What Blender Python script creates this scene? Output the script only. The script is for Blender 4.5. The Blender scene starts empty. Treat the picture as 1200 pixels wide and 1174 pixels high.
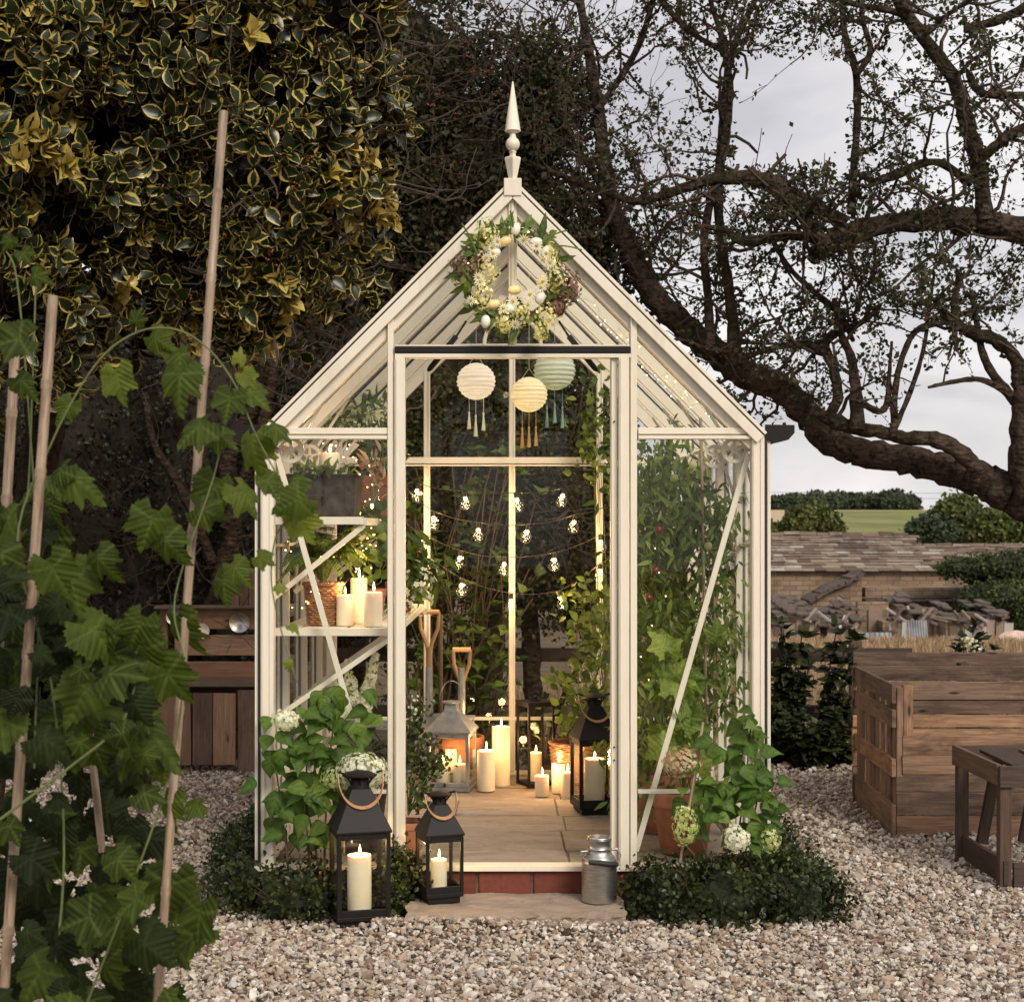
import bpy, math, random
import numpy as np
from mathutils import Vector, Matrix, Euler
random.seed(7); rng = np.random.default_rng(7)
sc = bpy.context.scene
COL = sc.collection
ZC = 1.48; FP = 1824.0; VX = 599.0; VY = 616.0
def P(px, py, Y): return Vector(((px-VX)/FP*Y, Y, ZC-(py-VY)/FP*Y))
U = random.uniform

# ------------------------------------------------------------------ materials
def srgb(h):
    c = [int(h[i:i+2], 16)/255 for i in (0, 2, 4)]
    return tuple([(x/12.92 if x <= .04045 else ((x+.055)/1.055)**2.4) for x in c]+[1])
class N:
    def __init__(s, name):
        s.m = bpy.data.materials.new(name); s.m.use_nodes = True
        s.t = s.m.node_tree; s.t.nodes.clear()
        s.out = s.add('ShaderNodeOutputMaterial')
        s.p = s.add('ShaderNodeBsdfPrincipled'); s.link(s.p.outputs[0], s.out.inputs[0])
    def add(s, typ, **k):
        n = s.t.nodes.new(typ)
        for a, b in k.items(): setattr(n, a, b)
        return n
    def link(s, a, b): s.t.links.new(a, b)
    def attr(s, name): return s.add('ShaderNodeAttribute', attribute_name=name)
    def noise(s, scale, detail=4, rough=.6, vec=None, dist=0):
        n = s.add('ShaderNodeTexNoise'); n.inputs['Scale'].default_value = scale
        n.inputs['Detail'].default_value = detail; n.inputs['Roughness'].default_value = rough
        n.inputs['Distortion'].default_value = dist
        if vec is not None: s.link(vec, n.inputs['Vector'])
        return n.outputs[0]
    def obj(s): return s.add('ShaderNodeTexCoord').outputs['Object']
    def mapping(s, vec, scale=(1, 1, 1), loc=(0, 0, 0)):
        n = s.add('ShaderNodeMapping'); s.link(vec, n.inputs[0]); n.inputs['Scale'].default_value = scale; n.inputs['Location'].default_value = loc
        return n.outputs[0]
    def ramp(s, fac, stops):
        n = s.add('ShaderNodeValToRGB'); s.link(fac, n.inputs[0]); e = n.color_ramp.elements
        while len(e) < len(stops): e.new(.5)
        for i, (p, c) in enumerate(stops):
            e[i].position = p; e[i].color = (c, c, c, 1) if isinstance(c, (int, float)) else (tuple(c)+(1,))[:4]
        return n.outputs[0]
    def mix(s, fac, a, b, typ='MIX'):
        n = s.add('ShaderNodeMix', data_type='RGBA', blend_type=typ)
        for i, v in ((0, fac), (6, a), (7, b)):
            if isinstance(v, (int, float)): n.inputs[i].default_value = v
            elif isinstance(v, tuple): n.inputs[i].default_value = (v+(1,))[:4]
            else: s.link(v, n.inputs[i])
        return n.outputs[2]
    def math(s, op, a, b=0.0, c=None):
        n = s.add('ShaderNodeMath', operation=op)
        for i, v in ((0, a), (1, b), (2, c)):
            if v is None: continue
            if isinstance(v, (int, float)): n.inputs[i].default_value = v
            else: s.link(v, n.inputs[i])
        return n.outputs[0]
    def bump(s, h, strength=.5, dist=.01):
        n = s.add('ShaderNodeBump'); n.inputs['Strength'].default_value = strength; n.inputs['Distance'].default_value = dist
        s.link(h, n.inputs['Height']); s.link(n.outputs[0], s.p.inputs['Normal']); return n.outputs[0]
    def col(s, c):
        if isinstance(c, tuple): s.p.inputs['Base Color'].default_value = (c+(1,))[:4]
        else: s.link(c, s.p.inputs['Base Color'])
    def set(s, rough=.5, metal=0, spec=.5, **k):
        s.p.inputs['Roughness'].default_value = rough; s.p.inputs['Metallic'].default_value = metal
        s.p.inputs['Specular IOR Level'].default_value = spec
        for a, b in k.items(): s.p.inputs[a.replace('_', ' ')].default_value = b
        return s
def plain(name, c, rough=.5, metal=0, var=.12, scale=20, bump=0, spec=.5):
    n = N(name); nz = n.noise(scale, 5, .6, n.obj())
    n.col(n.mix(n.ramp(nz, [(.3, 0.), (.7, 1.)]), tuple(x*(1-var) for x in c[:3]), tuple(min(1, x*(1+var)) for x in c[:3])))
    n.set(rough, metal, spec)
    if bump: n.bump(nz, bump, .004)
    return n.m
def leafmat(name, a, b, c=None, rough=.45, transl=.25, vein=0., spec=.35, big=0, side=0):
    n = N(name); r = n.attr('rnd').outputs['Fac']
    stops = [(0., a), (.6, b)] + ([(1., c)] if c else [])
    base = n.ramp(r, stops)
    if big:
        nz = n.noise(big, 3, .6, n.obj())
        base = n.mix(n.ramp(nz, [(.35, 0.), (.7, 1.)]), base, tuple(x*.55 for x in a))
    if vein:
        z = n.add('ShaderNodeSeparateXYZ'); n.link(n.attr('luv').outputs['Vector'], z.inputs[0])
        base = n.mix(n.math('MULTIPLY', z.outputs[2], vein), base, tuple(min(1, x*2.2+.02) for x in b))
    if side:
        q = n.math('SUBTRACT', z.outputs[1], n.math('MULTIPLY', n.math('ABSOLUTE', z.outputs[0]), .75 if side > 30 else .30))
        sv = n.math('SINE', n.math('MULTIPLY', q, float(side)))
        base = n.mix(n.ramp(sv, [(.93, 0.), (1., .38)]), base, tuple(min(1, x*1.9+.01) for x in b))
        nz2 = n.noise(45, 4, .6, n.obj()); base = n.mix(n.ramp(nz2, [(.4, 0.), (.7, .35)]), base, tuple(x*.5 for x in a))
        n.bump(n.math('ADD', n.math('MULTIPLY', sv, .35), nz2), .5, .004)
    n.col(base); n.set(rough, 0, spec)
    if transl:
        t = n.add('ShaderNodeBsdfTranslucent'); n.link(n.mix(1., base, (1.5, 1.6, .7), 'MULTIPLY'), t.inputs[0])
        m = n.add('ShaderNodeMixShader'); m.inputs[0].default_value = transl
        n.link(n.p.outputs[0], m.inputs[1]); n.link(t.outputs[0], m.inputs[2]); n.link(m.outputs[0], n.out.inputs[0])
    return n.m
def emis(name, c, s):
    n = N(name); n.col((0, 0, 0)); n.p.inputs['Emission Color'].default_value = tuple(c)+(1,); n.p.inputs['Emission Strength'].default_value = s
    return n.m
def glassmat(name, tint=(.985, .99, .98), lo=.012, pw=4., k=.4):
    n = N(name); t = n.add('ShaderNodeBsdfTransparent'); t.inputs[0].default_value = tint+(1,)
    g = n.add('ShaderNodeBsdfGlossy'); g.inputs['Roughness'].default_value = .02; g.inputs['Color'].default_value = (1, 1, 1, 1)
    f = n.add('ShaderNodeLayerWeight')
    m = n.add('ShaderNodeMixShader'); n.link(n.math('ADD', n.math('MULTIPLY', n.math('POWER', f.outputs['Facing'], pw), k), lo), m.inputs[0])
    n.link(t.outputs[0], m.inputs[1]); n.link(g.outputs[0], m.inputs[2]); n.link(m.outputs[0], n.out.inputs[0]); return n.m
def woodmat(name, a, b, dark, rough=.8, grain=1., stain=.6):
    n = N(name); g = n.attr('gc').outputs['Vector']; r = n.attr('rnd').outputs['Fac']
    v = n.mapping(g, (1.6, 22, 22)); nz = n.noise(3*grain, 6, .65, v, .6)
    v2 = n.mapping(g, (2, 90, 90)); fine = n.noise(3*grain, 3, .6, v2)
    base = n.mix(n.ramp(nz, [(.3, 0.), (.7, 1.)]), a, b)
    base = n.mix(n.ramp(fine, [(.4, 0.), (.75, .5)]), base, dark)
    st = n.noise(2.5, 5, .7, n.mapping(g, (1, 2.5, 2.5)), .5)
    base = n.mix(n.ramp(st, [(.48, 0.), (.75, stain)]), base, dark)
    k = n.mapping(g, (3.5, 12, 12)); vo = n.add('ShaderNodeTexVoronoi'); vo.inputs['Scale'].default_value = 1.0; n.link(k, vo.inputs['Vector'])
    base = n.mix(n.ramp(vo.outputs[0], [(.06, .85), (.13, 0.)]), base, tuple(x*.5 for x in dark))
    base = n.mix(1., base, n.ramp(r, [(0., (.55, .54, .54)), (.35, (.8, .78, .78)), (.6, (1.05, .95, .88)), (.8, (1.25, 1.0, .78)), (1., (1.6, 1.45, 1.25))]), 'MULTIPLY')
    n.col(base); n.set(rough, 0, .25); n.bump(n.math('ADD', nz, fine), .5, .004); return n.m

M = {}
n = N('cream_paint'); o_ = n.obj(); c = n.mix(n.noise(9, 5, .6, o_), (.71, .65, .53), (.77, .715, .60))
c = n.mix(n.ramp(n.noise(5, 8, .75, n.mapping(o_, (1, 1, .25))), [(.52, 0.), (.78, .55)]), c, (.48, .40, .28)); n.col(c); n.set(.4, 0, .45); n.bump(n.noise(70, 4, .6, o_), .04, .002); M['cream'] = n.m
M['gasket'] = plain('black_rubber', (.012, .012, .012), .6)
M['glass'] = glassmat('clear_glass')
M['glassd'] = glassmat('lantern_glass', (.96, .965, .94), .02)
M['bulbglass'] = glassmat('bulb_glass', (1., .98, .93), .05, 2.2, .55)
M['black'] = plain('black_lantern_metal', (.009, .0075, .0065), .55, .0, .2, 60, .05, .25)
M['galv'] = None
n = N('galvanised_steel'); vo = n.add('ShaderNodeTexVoronoi'); vo.inputs['Scale'].default_value = 60; n.link(n.obj(), vo.inputs['Vector'])
n.col(n.mix(n.ramp(n.noise(9, 5, .6, n.obj()), [(.35, 0.), (.7, 1.)]), (.22, .225, .22), (.50, .50, .48)))
n.set(.45, .75); n.bump(vo.outputs[0], .08, .002); M['galv'] = n.m
n = N('brushed_aluminium'); n.col(n.mix(n.ramp(n.noise(30, 5, .6, n.mapping(n.obj(), (1, 1, 6))), [(.3, 0.), (.7, 1.)]), (.33, .32, .31), (.55, .54, .52)))
n.set(.36, .95); n.bump(n.noise(40, 5, .6, n.obj()), .06, .002); M['alu'] = n.m
n = N('dark_tin'); n.col(n.mix(n.ramp(n.noise(14, 6, .65, n.obj()), [(.4, 0.), (.65, 1.)]), (.035, .026, .020), (.085, .07, .055)))
n.set(.75, .1, .25); n.bump(n.noise(30, 4, .6, n.obj()), .2, .003); M['tin'] = n.m
M['leather'] = plain('tan_leather', (.46, .24, .12), .5, 0, .15, 50, .1)
M['rubber'] = M['gasket']
n = N('ivory_wax'); n.col(n.mix(n.noise(6, 3, .5, n.obj()), (.80, .70, .52), (.88, .80, .64))); n.set(.4, 0, .4)
n.p.inputs['Subsurface Weight'].default_value = .5; n.p.inputs['Subsurface Radius'].default_value = (.03, .018, .008); n.p.inputs['Subsurface Scale'].default_value = .6
n.bump(n.noise(18, 4, .6, n.mapping(n.obj(), (1, 1, .3))), .12, .003); M['wax'] = n.m
M['flame'] = emis('flame', (1, .60, .22), 14)
M['spark'] = emis('fairy_light_glow', (1, .58, .18), 16)
M['filament'] = emis('filament_glow', (1, .55, .18), 14)
M['wick'] = plain('charred_wick', (.02, .015, .01), .9)
M['wood'] = woodmat('weathered_boards', (.17, .12, .09), (.27, .20, .155), (.05, .03, .022))
M['pallet'] = woodmat('pallet_boards', (.16, .10, .07), (.36, .255, .185), (.035, .024, .02), stain=.95)
M['greywood'] = woodmat('grey_weathered_wood', (.075, .052, .04), (.135, .095, .075), (.03, .022, .018), stain=.5)
M['ash'] = woodmat('smooth_ash_handle', (.50, .31, .17), (.62, .40, .23), (.35, .2, .1), .45, stain=.2)
M['fencewood'] = woodmat('dark_fence_wood', (.10, .07, .05), (.17, .12, .085), (.035, .025, .02))
n = N('bamboo_cane'); g = n.attr('gc').outputs['Vector']
cc = n.mix(n.ramp(n.noise(3, 5, .65, n.mapping(g, (3, 60, 60))), [(.3, 0.), (.7, 1.)]), (.20, .13, .085), (.44, .33, .23)); cc = n.mix(n.ramp(n.noise(2.2, 6, .75, n.mapping(g, (3, 20, 20))), [(.48, 0.), (.66, .75)]), cc, (.085, .055, .035)); n.col(cc)
n.set(.5, 0, .4); M['bamboo'] = n.m
def bark(name, a, b, sc_=14, moss=None):
    n = N(name); o = n.obj(); z = n.noise(sc_, 8, .7, n.mapping(o, (1, 1, 1)), .8)
    vo = n.add('ShaderNodeTexVoronoi'); vo.inputs['Scale'].default_value = sc_*1.6; n.link(n.mapping(o, (.5, 1, 1.4)), vo.inputs['Vector'])
    c = n.mix(n.ramp(z, [(.35, 0.), (.68, 1.)]), a, b)
    if moss: c = n.mix(n.ramp(n.noise(3.5, 5, .7, o), [(.5, 0.), (.66, .8)]), c, moss)
    n.col(c); n.set(.95, 0, .15); n.bump(n.math('ADD', n.math('MULTIPLY', z, 1.5), vo.outputs[0]), 1., .045); return n.m
M['bark'] = bark('hawthorn_bark', (.022, .015, .011), (.17, .12, .09), 17, (.035, .034, .013))
M['barkd'] = bark('dark_bark', (.03, .02, .014), (.10, .068, .045), 18)
M['twig'] = plain('twig_bark', (.055, .036, .026), .9, 0, .3, 20)
M['stem'] = plain('green_stem', (.12, .15, .05), .6, 0, .25, 20)
M['stemd'] = plain('woody_stem', (.10, .065, .04), .8, 0, .25, 20)
# holly leaf: yellow margin
n = N('variegated_holly_leaf'); z = n.add('ShaderNodeSeparateXYZ'); n.link(n.attr('luv').outputs['Vector'], z.inputs[0])
r = n.attr('rnd').outputs['Fac']; nz = n.noise(60, 3, .6, n.obj())
edge = n.math('ADD', n.math('ABSOLUTE', z.outputs[0]), n.math('MULTIPLY', n.math('SUBTRACT', nz, .5), .7))
tip = n.math('ADD', edge, n.math('MULTIPLY', n.math('POWER', n.math('ABSOLUTE', n.math('SUBTRACT', z.outputs[1], .5)), 3.), 3.))
thr = n.math('SUBTRACT', tip, n.ramp(r, [(0., .98), (.35, .80), (.60, .66), (.82, .48), (.90, .10), (1., -.1)]))
green = n.mix(n.noise(3, 3, .6, n.obj()), (.008, .014, .005), (.020, .032, .009))
yel = n.mix(n.noise(4, 2, .5, n.obj()), (.26, .20, .055), (.55, .42, .10))
hc = n.mix(n.ramp(thr, [(0., 0.), (.06, 1.)]), green, yel); n.col(hc); n.set(.34, 0, .45); M['holly'] = n.m
M['hleaf'] = leafmat('hawthorn_leaf', (.012, .018, .007), (.038, .045, .015), (.07, .06, .02), .55, .3)
M['hdense'] = leafmat('hawthorn_leaf_dense', (.018, .022, .008), (.06, .058, .017), (.10, .075, .025), .55, .3, big=2.2)
M['darkleaf'] = leafmat('dark_evergreen_leaf', (.012, .013, .006), (.034, .034, .013), (.05, .038, .018), .5, .15, big=2.)
M['boxleaf'] = leafmat('box_leaf', (.018, .027, .007), (.046, .062, .014), (.11, .14, .03), .35, .2, big=7)
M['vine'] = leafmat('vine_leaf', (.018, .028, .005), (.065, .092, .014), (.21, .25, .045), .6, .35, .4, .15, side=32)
M['vinedark'] = leafmat('shaded_vine_leaf', (.010, .014, .004), (.018, .027, .006), (.035, .05, .010), .65, .2, .3, .12, side=34)  # darker copy of the vine leaf, shade put into its colour
M['hydleaf'] = leafmat('hydrangea_leaf', (.024, .055, .010), (.075, .135, .022), (.19, .27, .05), .5, .35, .4, .25, side=22)
M['laurel'] = leafmat('glossy_shrub_leaf', (.035, .06, .012), (.10, .15, .03), (.20, .26, .06), .4, .3, .3, side=22)
M['tomato'] = leafmat('tomato_leaf', (.045, .07, .014), (.12, .17, .035), (.22, .28, .06), .55, .35)
M['squash'] = leafmat('squash_leaf', (.10, .17, .03), (.18, .26, .05), (.30, .36, .08), .55, .4, .35, side=30)
M['rhodo'] = leafmat('dark_glossy_leaf', (.012, .016, .006), (.030, .040, .013), (.07, .085, .025), .45, .15, spec=.2)
M['fern'] = leafmat('fern_frond', (.05, .09, .02), (.13, .19, .04), (.22, .28, .07), .5, .35)
M['yew'] = leafmat('clipped_yew_leaf', (.025, .038, .008), (.055, .075, .014), (.09, .11, .02), .6, .1, big=.8)
M['bush'] = leafmat('field_bush_leaf', (.05, .07, .015), (.11, .13, .03), (.17, .17, .05), .6, .1, big=.15)
M['wood_far'] = leafmat('far_wood_leaf', (.03, .045, .022), (.055, .075, .035), (.08, .10, .045), .7, .0, big=.05)
M['grassdry'] = leafmat('dry_grass', (.24, .15, .085), (.38, .25, .15), (.50, .37, .24), .8, .1)
M['core'] = plain('shade_core_brown', (.022, .018, .011), .95, 0, .5, 30)  # dark brown fill, stands in for the shaded inside of a crown
M['corel'] = plain('shade_core_green', (.020, .026, .010), .95, 0, .5, 30)  # dark green fill, stands in for the shade inside bushes and far crowns
M['berry'] = plain('orange_berry', (.20, .085, .02), .35, 0, .3, 8)
M['redberry'] = plain('red_berry', (.16, .016, .016), .35, 0, .3, 8)
M['petal'] = leafmat('white_petal', (.72, .70, .60), (.80, .79, .72), (.82, .80, .74), .6, .3)
M['petaly'] = leafmat('lime_petal', (.36, .42, .13), (.55, .60, .26), (.72, .72, .48), .6, .3)
M['petalc'] = leafmat('cream_yellow_petal', (.70, .62, .28), (.78, .72, .42), (.8, .77, .6), .6, .3)
M['dried'] = leafmat('dried_flower', (.13, .065, .045), (.24, .13, .09), (.34, .22, .15), .8, .1)
M['pinkhead'] = leafmat('fading_pink_petal', (.42, .24, .14), (.55, .40, .26), (.6, .55, .4), .7, .2)
M['egg'] = plain('eggshell', (.78, .74, .64), .35, 0, .03); M['eggy'] = plain('yellow_eggshell', (.74, .58, .27), .35, 0, .06)
M['yolk'] = plain('daisy_centre', (.45, .30, .04), .8, 0, .2, 80)
M['terra'] = plain('terracotta', (.34, .13, .065), .8, 0, .25, 14, .1)
M['soil'] = plain('dark_soil', (.03, .02, .014), .95, 0, .4, 30, .4)
n = N('wicker'); n.col(n.mix(n.ramp(n.noise(35, 4, .6, n.mapping(n.obj(), (1, 1, 3))), [(.35, 0.), (.7, 1.)]), (.17, .07, .035), (.42, .22, .11))); n.set(.7, 0, .3); M['wicker'] = n.m
n = N('red_brick'); rr = n.attr('rnd').outputs['Fac']
bc = n.mix(rr, (.11, .028, .02), (.23, .062, .036)); bc = n.mix(n.ramp(n.noise(22, 6, .7, n.obj()), [(.5, 0.), (.75, .6)]), bc, (.06, .025, .02))
n.col(bc); n.set(.75, 0, .35); n.bump(n.noise(26, 6, .65, n.obj()), .7, .008); M['brick'] = n.m
M['mortar'] = plain('mortar', (.12, .09, .07), .95, 0, .3, 40, .3)
def stonemat(name, a, b, dark, s=5):
    n = N(name); o = n.obj(); r = n.attr('rnd').outputs['Fac']
    z = n.noise(s, 8, .68, n.mapping(o, (1, 2.2, 2.2)), 1.2)
    c = n.mix(n.ramp(z, [(.3, 0.), (.7, 1.)]), a, b)
    c = n.mix(n.ramp(n.noise(s*2.5, 6, .75, n.mapping(o, (1, 3, 3)), 2.), [(.55, 0.), (.72, .75)]), c, dark)
    c = n.mix(1., c, n.ramp(r, [(0., .8), (1., 1.12)]), 'MULTIPLY')
    n.col(c); n.set(.85, 0, .25); n.bump(n.math('ADD', z, n.noise(s*9, 6, .7, o)), .55, .012); return n.m
M['flag'] = stonemat('riven_sandstone', (.27, .205, .155), (.43, .35, .28), (.11, .08, .06), 4)
n = N('gravel_stone'); r = n.attr('rnd').outputs['Fac']
gc_ = n.ramp(r, [(0., (.15, .10, .075)), (.13, (.32, .235, .18)), (.40, (.50, .435, .37)), (.64, (.70, .65, .585)), (.80, (.43, .32, .225)), (.90, (.36, .345, .34)), (1., (.86, .83, .78))])
gc_ = n.mix(n.ramp(n.noise(70, 4, .6, n.obj()), [(.4, 0.), (.8, .5)]), gc_, (.30, .22, .16))
gc_ = n.mix(1., gc_, (.92, .915, .90), 'MULTIPLY'); n.col(gc_); n.set(.75, 0, .3); n.bump(n.noise(120, 4, .6, n.obj()), .3, .003); M['gravel'] = n.m
M['dirt'] = plain('dark_gravel_bed', (.11, .08, .06), .95, 0, .35, 60, .6)

# ------------------------------------------------------------------ objects
WM = {}
def tag(o, label=None, cat=None, group=None, kind=None):
    if label: o['label'] = label
    if cat: o['category'] = cat
    if group: o['group'] = group
    if kind: o['kind'] = kind
    return o
def thing(name, label, cat, loc=(0, 0, 0), rz=0., group=None):
    o = bpy.data.objects.new(name, None); COL.objects.link(o); o.empty_display_size = .1
    o.location = loc; o.rotation_euler = (0, 0, rz)
    WM[o.name] = (Matrix.Translation(Vector(loc)) @ Matrix.Rotation(rz, 4, 'Z')).inverted()
    return tag(o, label, cat, group)
def npmesh(name, V, F, mat, parent=None, luv=None, rnd=None, gc=None, smooth=False, local=False):
    """V (n,3); F list of int arrays (m,k)"""
    V = np.asarray(V, dtype=np.float64)
    if parent is not None and not local:
        m = np.array(WM.get(parent.name, Matrix.Identity(4))); V = V @ m[:3, :3].T + m[:3, 3]
    me = bpy.data.meshes.new(name); me.vertices.add(len(V)); me.vertices.foreach_set('co', V.astype(np.float32).ravel())
    F = [f for f in F if len(f)]
    loops = np.concatenate([f.ravel() for f in F]).astype(np.int32)
    tot = np.concatenate([np.full(len(f), f.shape[1]) for f in F]).astype(np.int32)
    st = np.concatenate([[0], np.cumsum(tot)[:-1]]).astype(np.int32)
    me.loops.add(len(loops)); me.loops.foreach_set('vertex_index', loops)
    me.polygons.add(len(tot)); me.polygons.foreach_set('loop_start', st); me.polygons.foreach_set('loop_total', tot)
    me.polygons.foreach_set('use_smooth', np.full(len(tot), bool(smooth)))
    me.update(calc_edges=True)
    for nm, a in (('luv', luv), ('gc', gc)):
        if a is not None:
            at = me.attributes.new(nm, 'FLOAT_VECTOR', 'POINT'); at.data.foreach_set('vector', np.asarray(a, dtype=np.float32).ravel())
    if rnd is not None:
        at = me.attributes.new('rnd', 'FLOAT', 'POINT'); at.data.foreach_set('value', np.asarray(rnd, dtype=np.float32).ravel())
    me.validate(); me.materials.append(mat)
    o = bpy.data.objects.new(name, me); COL.objects.link(o)
    if parent is not None:
        o.parent = parent; WM[o.name] = WM.get(parent.name, Matrix.Identity(4))
    return o
class MB:
    def __init__(s): s.V = []; s.F = {}; s.G = []; s.R = []; s.n = 0
    def raw(s, V, F, G=None, r=None):
        r = random.random() if r is None else r
        V = [tuple(v) for v in V]; s.V += V; s.G += (G if G is not None else [(v[0], v[1], v[2]) for v in V]); s.R += [r]*len(V)
        for f in F: s.F.setdefault(len(f), []).append([i+s.n for i in f])
        s.n += len(V); return s
    def box(s, c, d, rot=None, r=None, j=0.):
        c = Vector(c); d = Vector(d)/2; off = (U(0, 50), U(0, 50), U(0, 50))
        R = Matrix.Identity(3) if rot is None else (rot if isinstance(rot, Matrix) else Euler(rot).to_matrix())
        ax = max(range(3), key=lambda i: d[i]); o2 = [i for i in range(3) if i != ax]
        V = []; G = []
        for x in (-1, 1):
            for y in (-1, 1):
                for z in (-1, 1):
                    p = Vector((x*d.x+U(-j, j), y*d.y+U(-j, j), z*d.z+U(-j, j)))
                    V.append(c+R@p); G.append((p[ax]+off[0], p[o2[0]]+off[1], p[o2[1]]+off[2]))
        return s.raw(V, [(0, 1, 3, 2), (4, 6, 7, 5), (0, 4, 5, 1), (2, 3, 7, 6), (0, 2, 6, 4), (1, 5, 7, 3)], G, r)
    def bar(s, a, b, w, h, up=(0, 0, 1), r=None):
        a = Vector(a); b = Vector(b); d = (b-a); L = d.length; d.normalize(); u = Vector(up)
        x = d.cross(u).normalized(); z = x.cross(d).normalized()
        R = Matrix((x, d, z)).transposed()
        return s.box((a+b)/2, (w, L, h), R, r)
    def prism(s, poly, to3, depth_vec, r=None):
        k = len(poly); A = [Vector(to3(p)) for p in poly]; D = Vector(depth_vec); B = [a+D for a in A]
        F = [tuple(range(k)), tuple(range(2*k-1, k-1, -1))]+[(i, i+k, (i+1) % k+k, (i+1) % k) for i in range(k)]
        return s.raw(A+B, F, r=r)
    def tube(s, pts, rads, n=8, cap=True, jit=0., r=None, knots=None):
        pts = [Vector(p) for p in pts]; m = len(pts)
        if isinstance(rads, (int, float)): rads = [rads]*m
        V = []; G = []; L = 0; u = None; off = U(0, 50)
        for i, p in enumerate(pts):
            d = (pts[min(i+1, m-1)]-pts[max(i-1, 0)])
            d = d.normalized() if d.length > 1e-9 else Vector((0, 0, 1))
            if u is None:
                u = d.cross(Vector((0, 0, 1)) if abs(d.z) < .9 else Vector((0, 1, 0))).normalized()
            else:
                u = (u-d*u.dot(d)); u = u.normalized() if u.length > 1e-6 else d.orthogonal().normalized()
            w = d.cross(u)
            if i: L += (p-pts[i-1]).length
            for k in range(n):
                a = 2*math.pi*k/n; rr = rads[i]*(1+U(-jit, jit))
                V.append(p+(u*math.cos(a)+w*math.sin(a))*rr); G.append((L+off, math.cos(a)*rads[i]+off, math.sin(a)*rads[i]))
        F = []
        for i in range(m-1):
            for k in range(n): F.append((i*n+k, i*n+(k+1) % n, (i+1)*n+(k+1) % n, (i+1)*n+k))
        if cap: F += [tuple(range(n))[::-1], tuple((m-1)*n+k for k in range(n))]
        return s.raw(V, F, G, r)
    def lathe(s, prof, c=(0, 0, 0), n=28, mod=None, sx=1, sy=1, r=None):
        c = Vector(c); V = []; F = []; m = len(prof)
        for i, (rr, z) in enumerate(prof):
            for k in range(n):
                a = 2*math.pi*k/n; q = rr*(1+(mod(i, a) if mod else 0))
                V.append(c+Vector((q*math.cos(a)*sx, q*math.sin(a)*sy, z)))
        for i in range(m-1):
            for k in range(n): F.append((i*n+k, i*n+(k+1) % n, (i+1)*n+(k+1) % n, (i+1)*n+k))
        F += [tuple(range(n))[::-1], tuple((m-1)*n+k for k in range(n))]
        return s.raw(V, F, r=r)
    def ball(s, c, rad, n=8, m=6, sc=(1, 1, 1), rot=None):
        c = Vector(c); V = []; F = []
        R = rot or Matrix.Identity(3)
        for i in range(m+1):
            t = math.pi*i/m
            for k in range(n):
                a = 2*math.pi*k/n
                V.append(c+R@Vector((rad*sc[0]*math.sin(t)*math.cos(a), rad*sc[1]*math.sin(t)*math.sin(a), rad*sc[2]*math.cos(t))))
        for i in range(m):
            for k in range(n): F.append((i*n+k, (i+1)*n+k, (i+1)*n+(k+1) % n, i*n+(k+1) % n))
        return s.raw(V, F)
    def build(s, name, mat, parent=None, bevel=0, smooth=False, local=False):
        o = npmesh(name, np.array(s.V), [np.array(f) for f in s.F.values()], mat, parent, rnd=s.R, gc=s.G, smooth=smooth, local=local)
        if bevel:
            b = o.modifiers.new('bevel', 'BEVEL'); b.width = bevel; b.segments = 2; b.limit_method = 'ANGLE'; b.angle_limit = .9
        if smooth:
            try: o.data.set_sharp_from_angle(angle=.9)
            except Exception: pass
        return o

# ------------------------------------------------------------------ leaf templates: (V, F tris/quads, luv)
def tmpl_leaf(prof, fold=.25, curl=.2, wave=0.):
    """prof: half widths along t; 3 columns"""
    V = []; L = []; F = []; m = len(prof)
    for i, w in enumerate(prof):
        t = i/(m-1)
        for u in (-1, 0, 1):
            V.append((u*w, t, abs(u)*w*fold-curl*t*t+(wave*math.sin(t*9+u) if u else 0))); L.append((u, t, 1. if u == 0 else 0.))
    for i in range(m-1):
        for k in (0, 1):
            a = i*3+k; F.append((a, a+1, a+4, a+3))
    return np.array(V), np.array(F), np.array(L)
T_simple = tmpl_leaf([.02, .20, .29, .30, .22, .11, .01], .3, .2)
T_heart = tmpl_leaf([.10, .32, .41, .42, .38, .31, .22, .12, .05, .008], .28, .34, .012)
T_holly = tmpl_leaf([.04, .15, .25, .30, .29, .20, .02], .5, .28, .03)
T_oval = tmpl_leaf([.03, .33, .36, .03], .35, .1)
T_small = (np.array([(0, 0, 0), (-.38, .5, .12), (0, 1, -.08), (.38, .5, .12)]), np.array([(0, 2, 1), (0, 3, 2)]), np.array([(0, 0, 1), (-1, .5, 0), (0, 1, 1), (1, .5, 0.)]))
T_lance = tmpl_leaf([.03, .13, .15, .09, .01], .3, .25)
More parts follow.
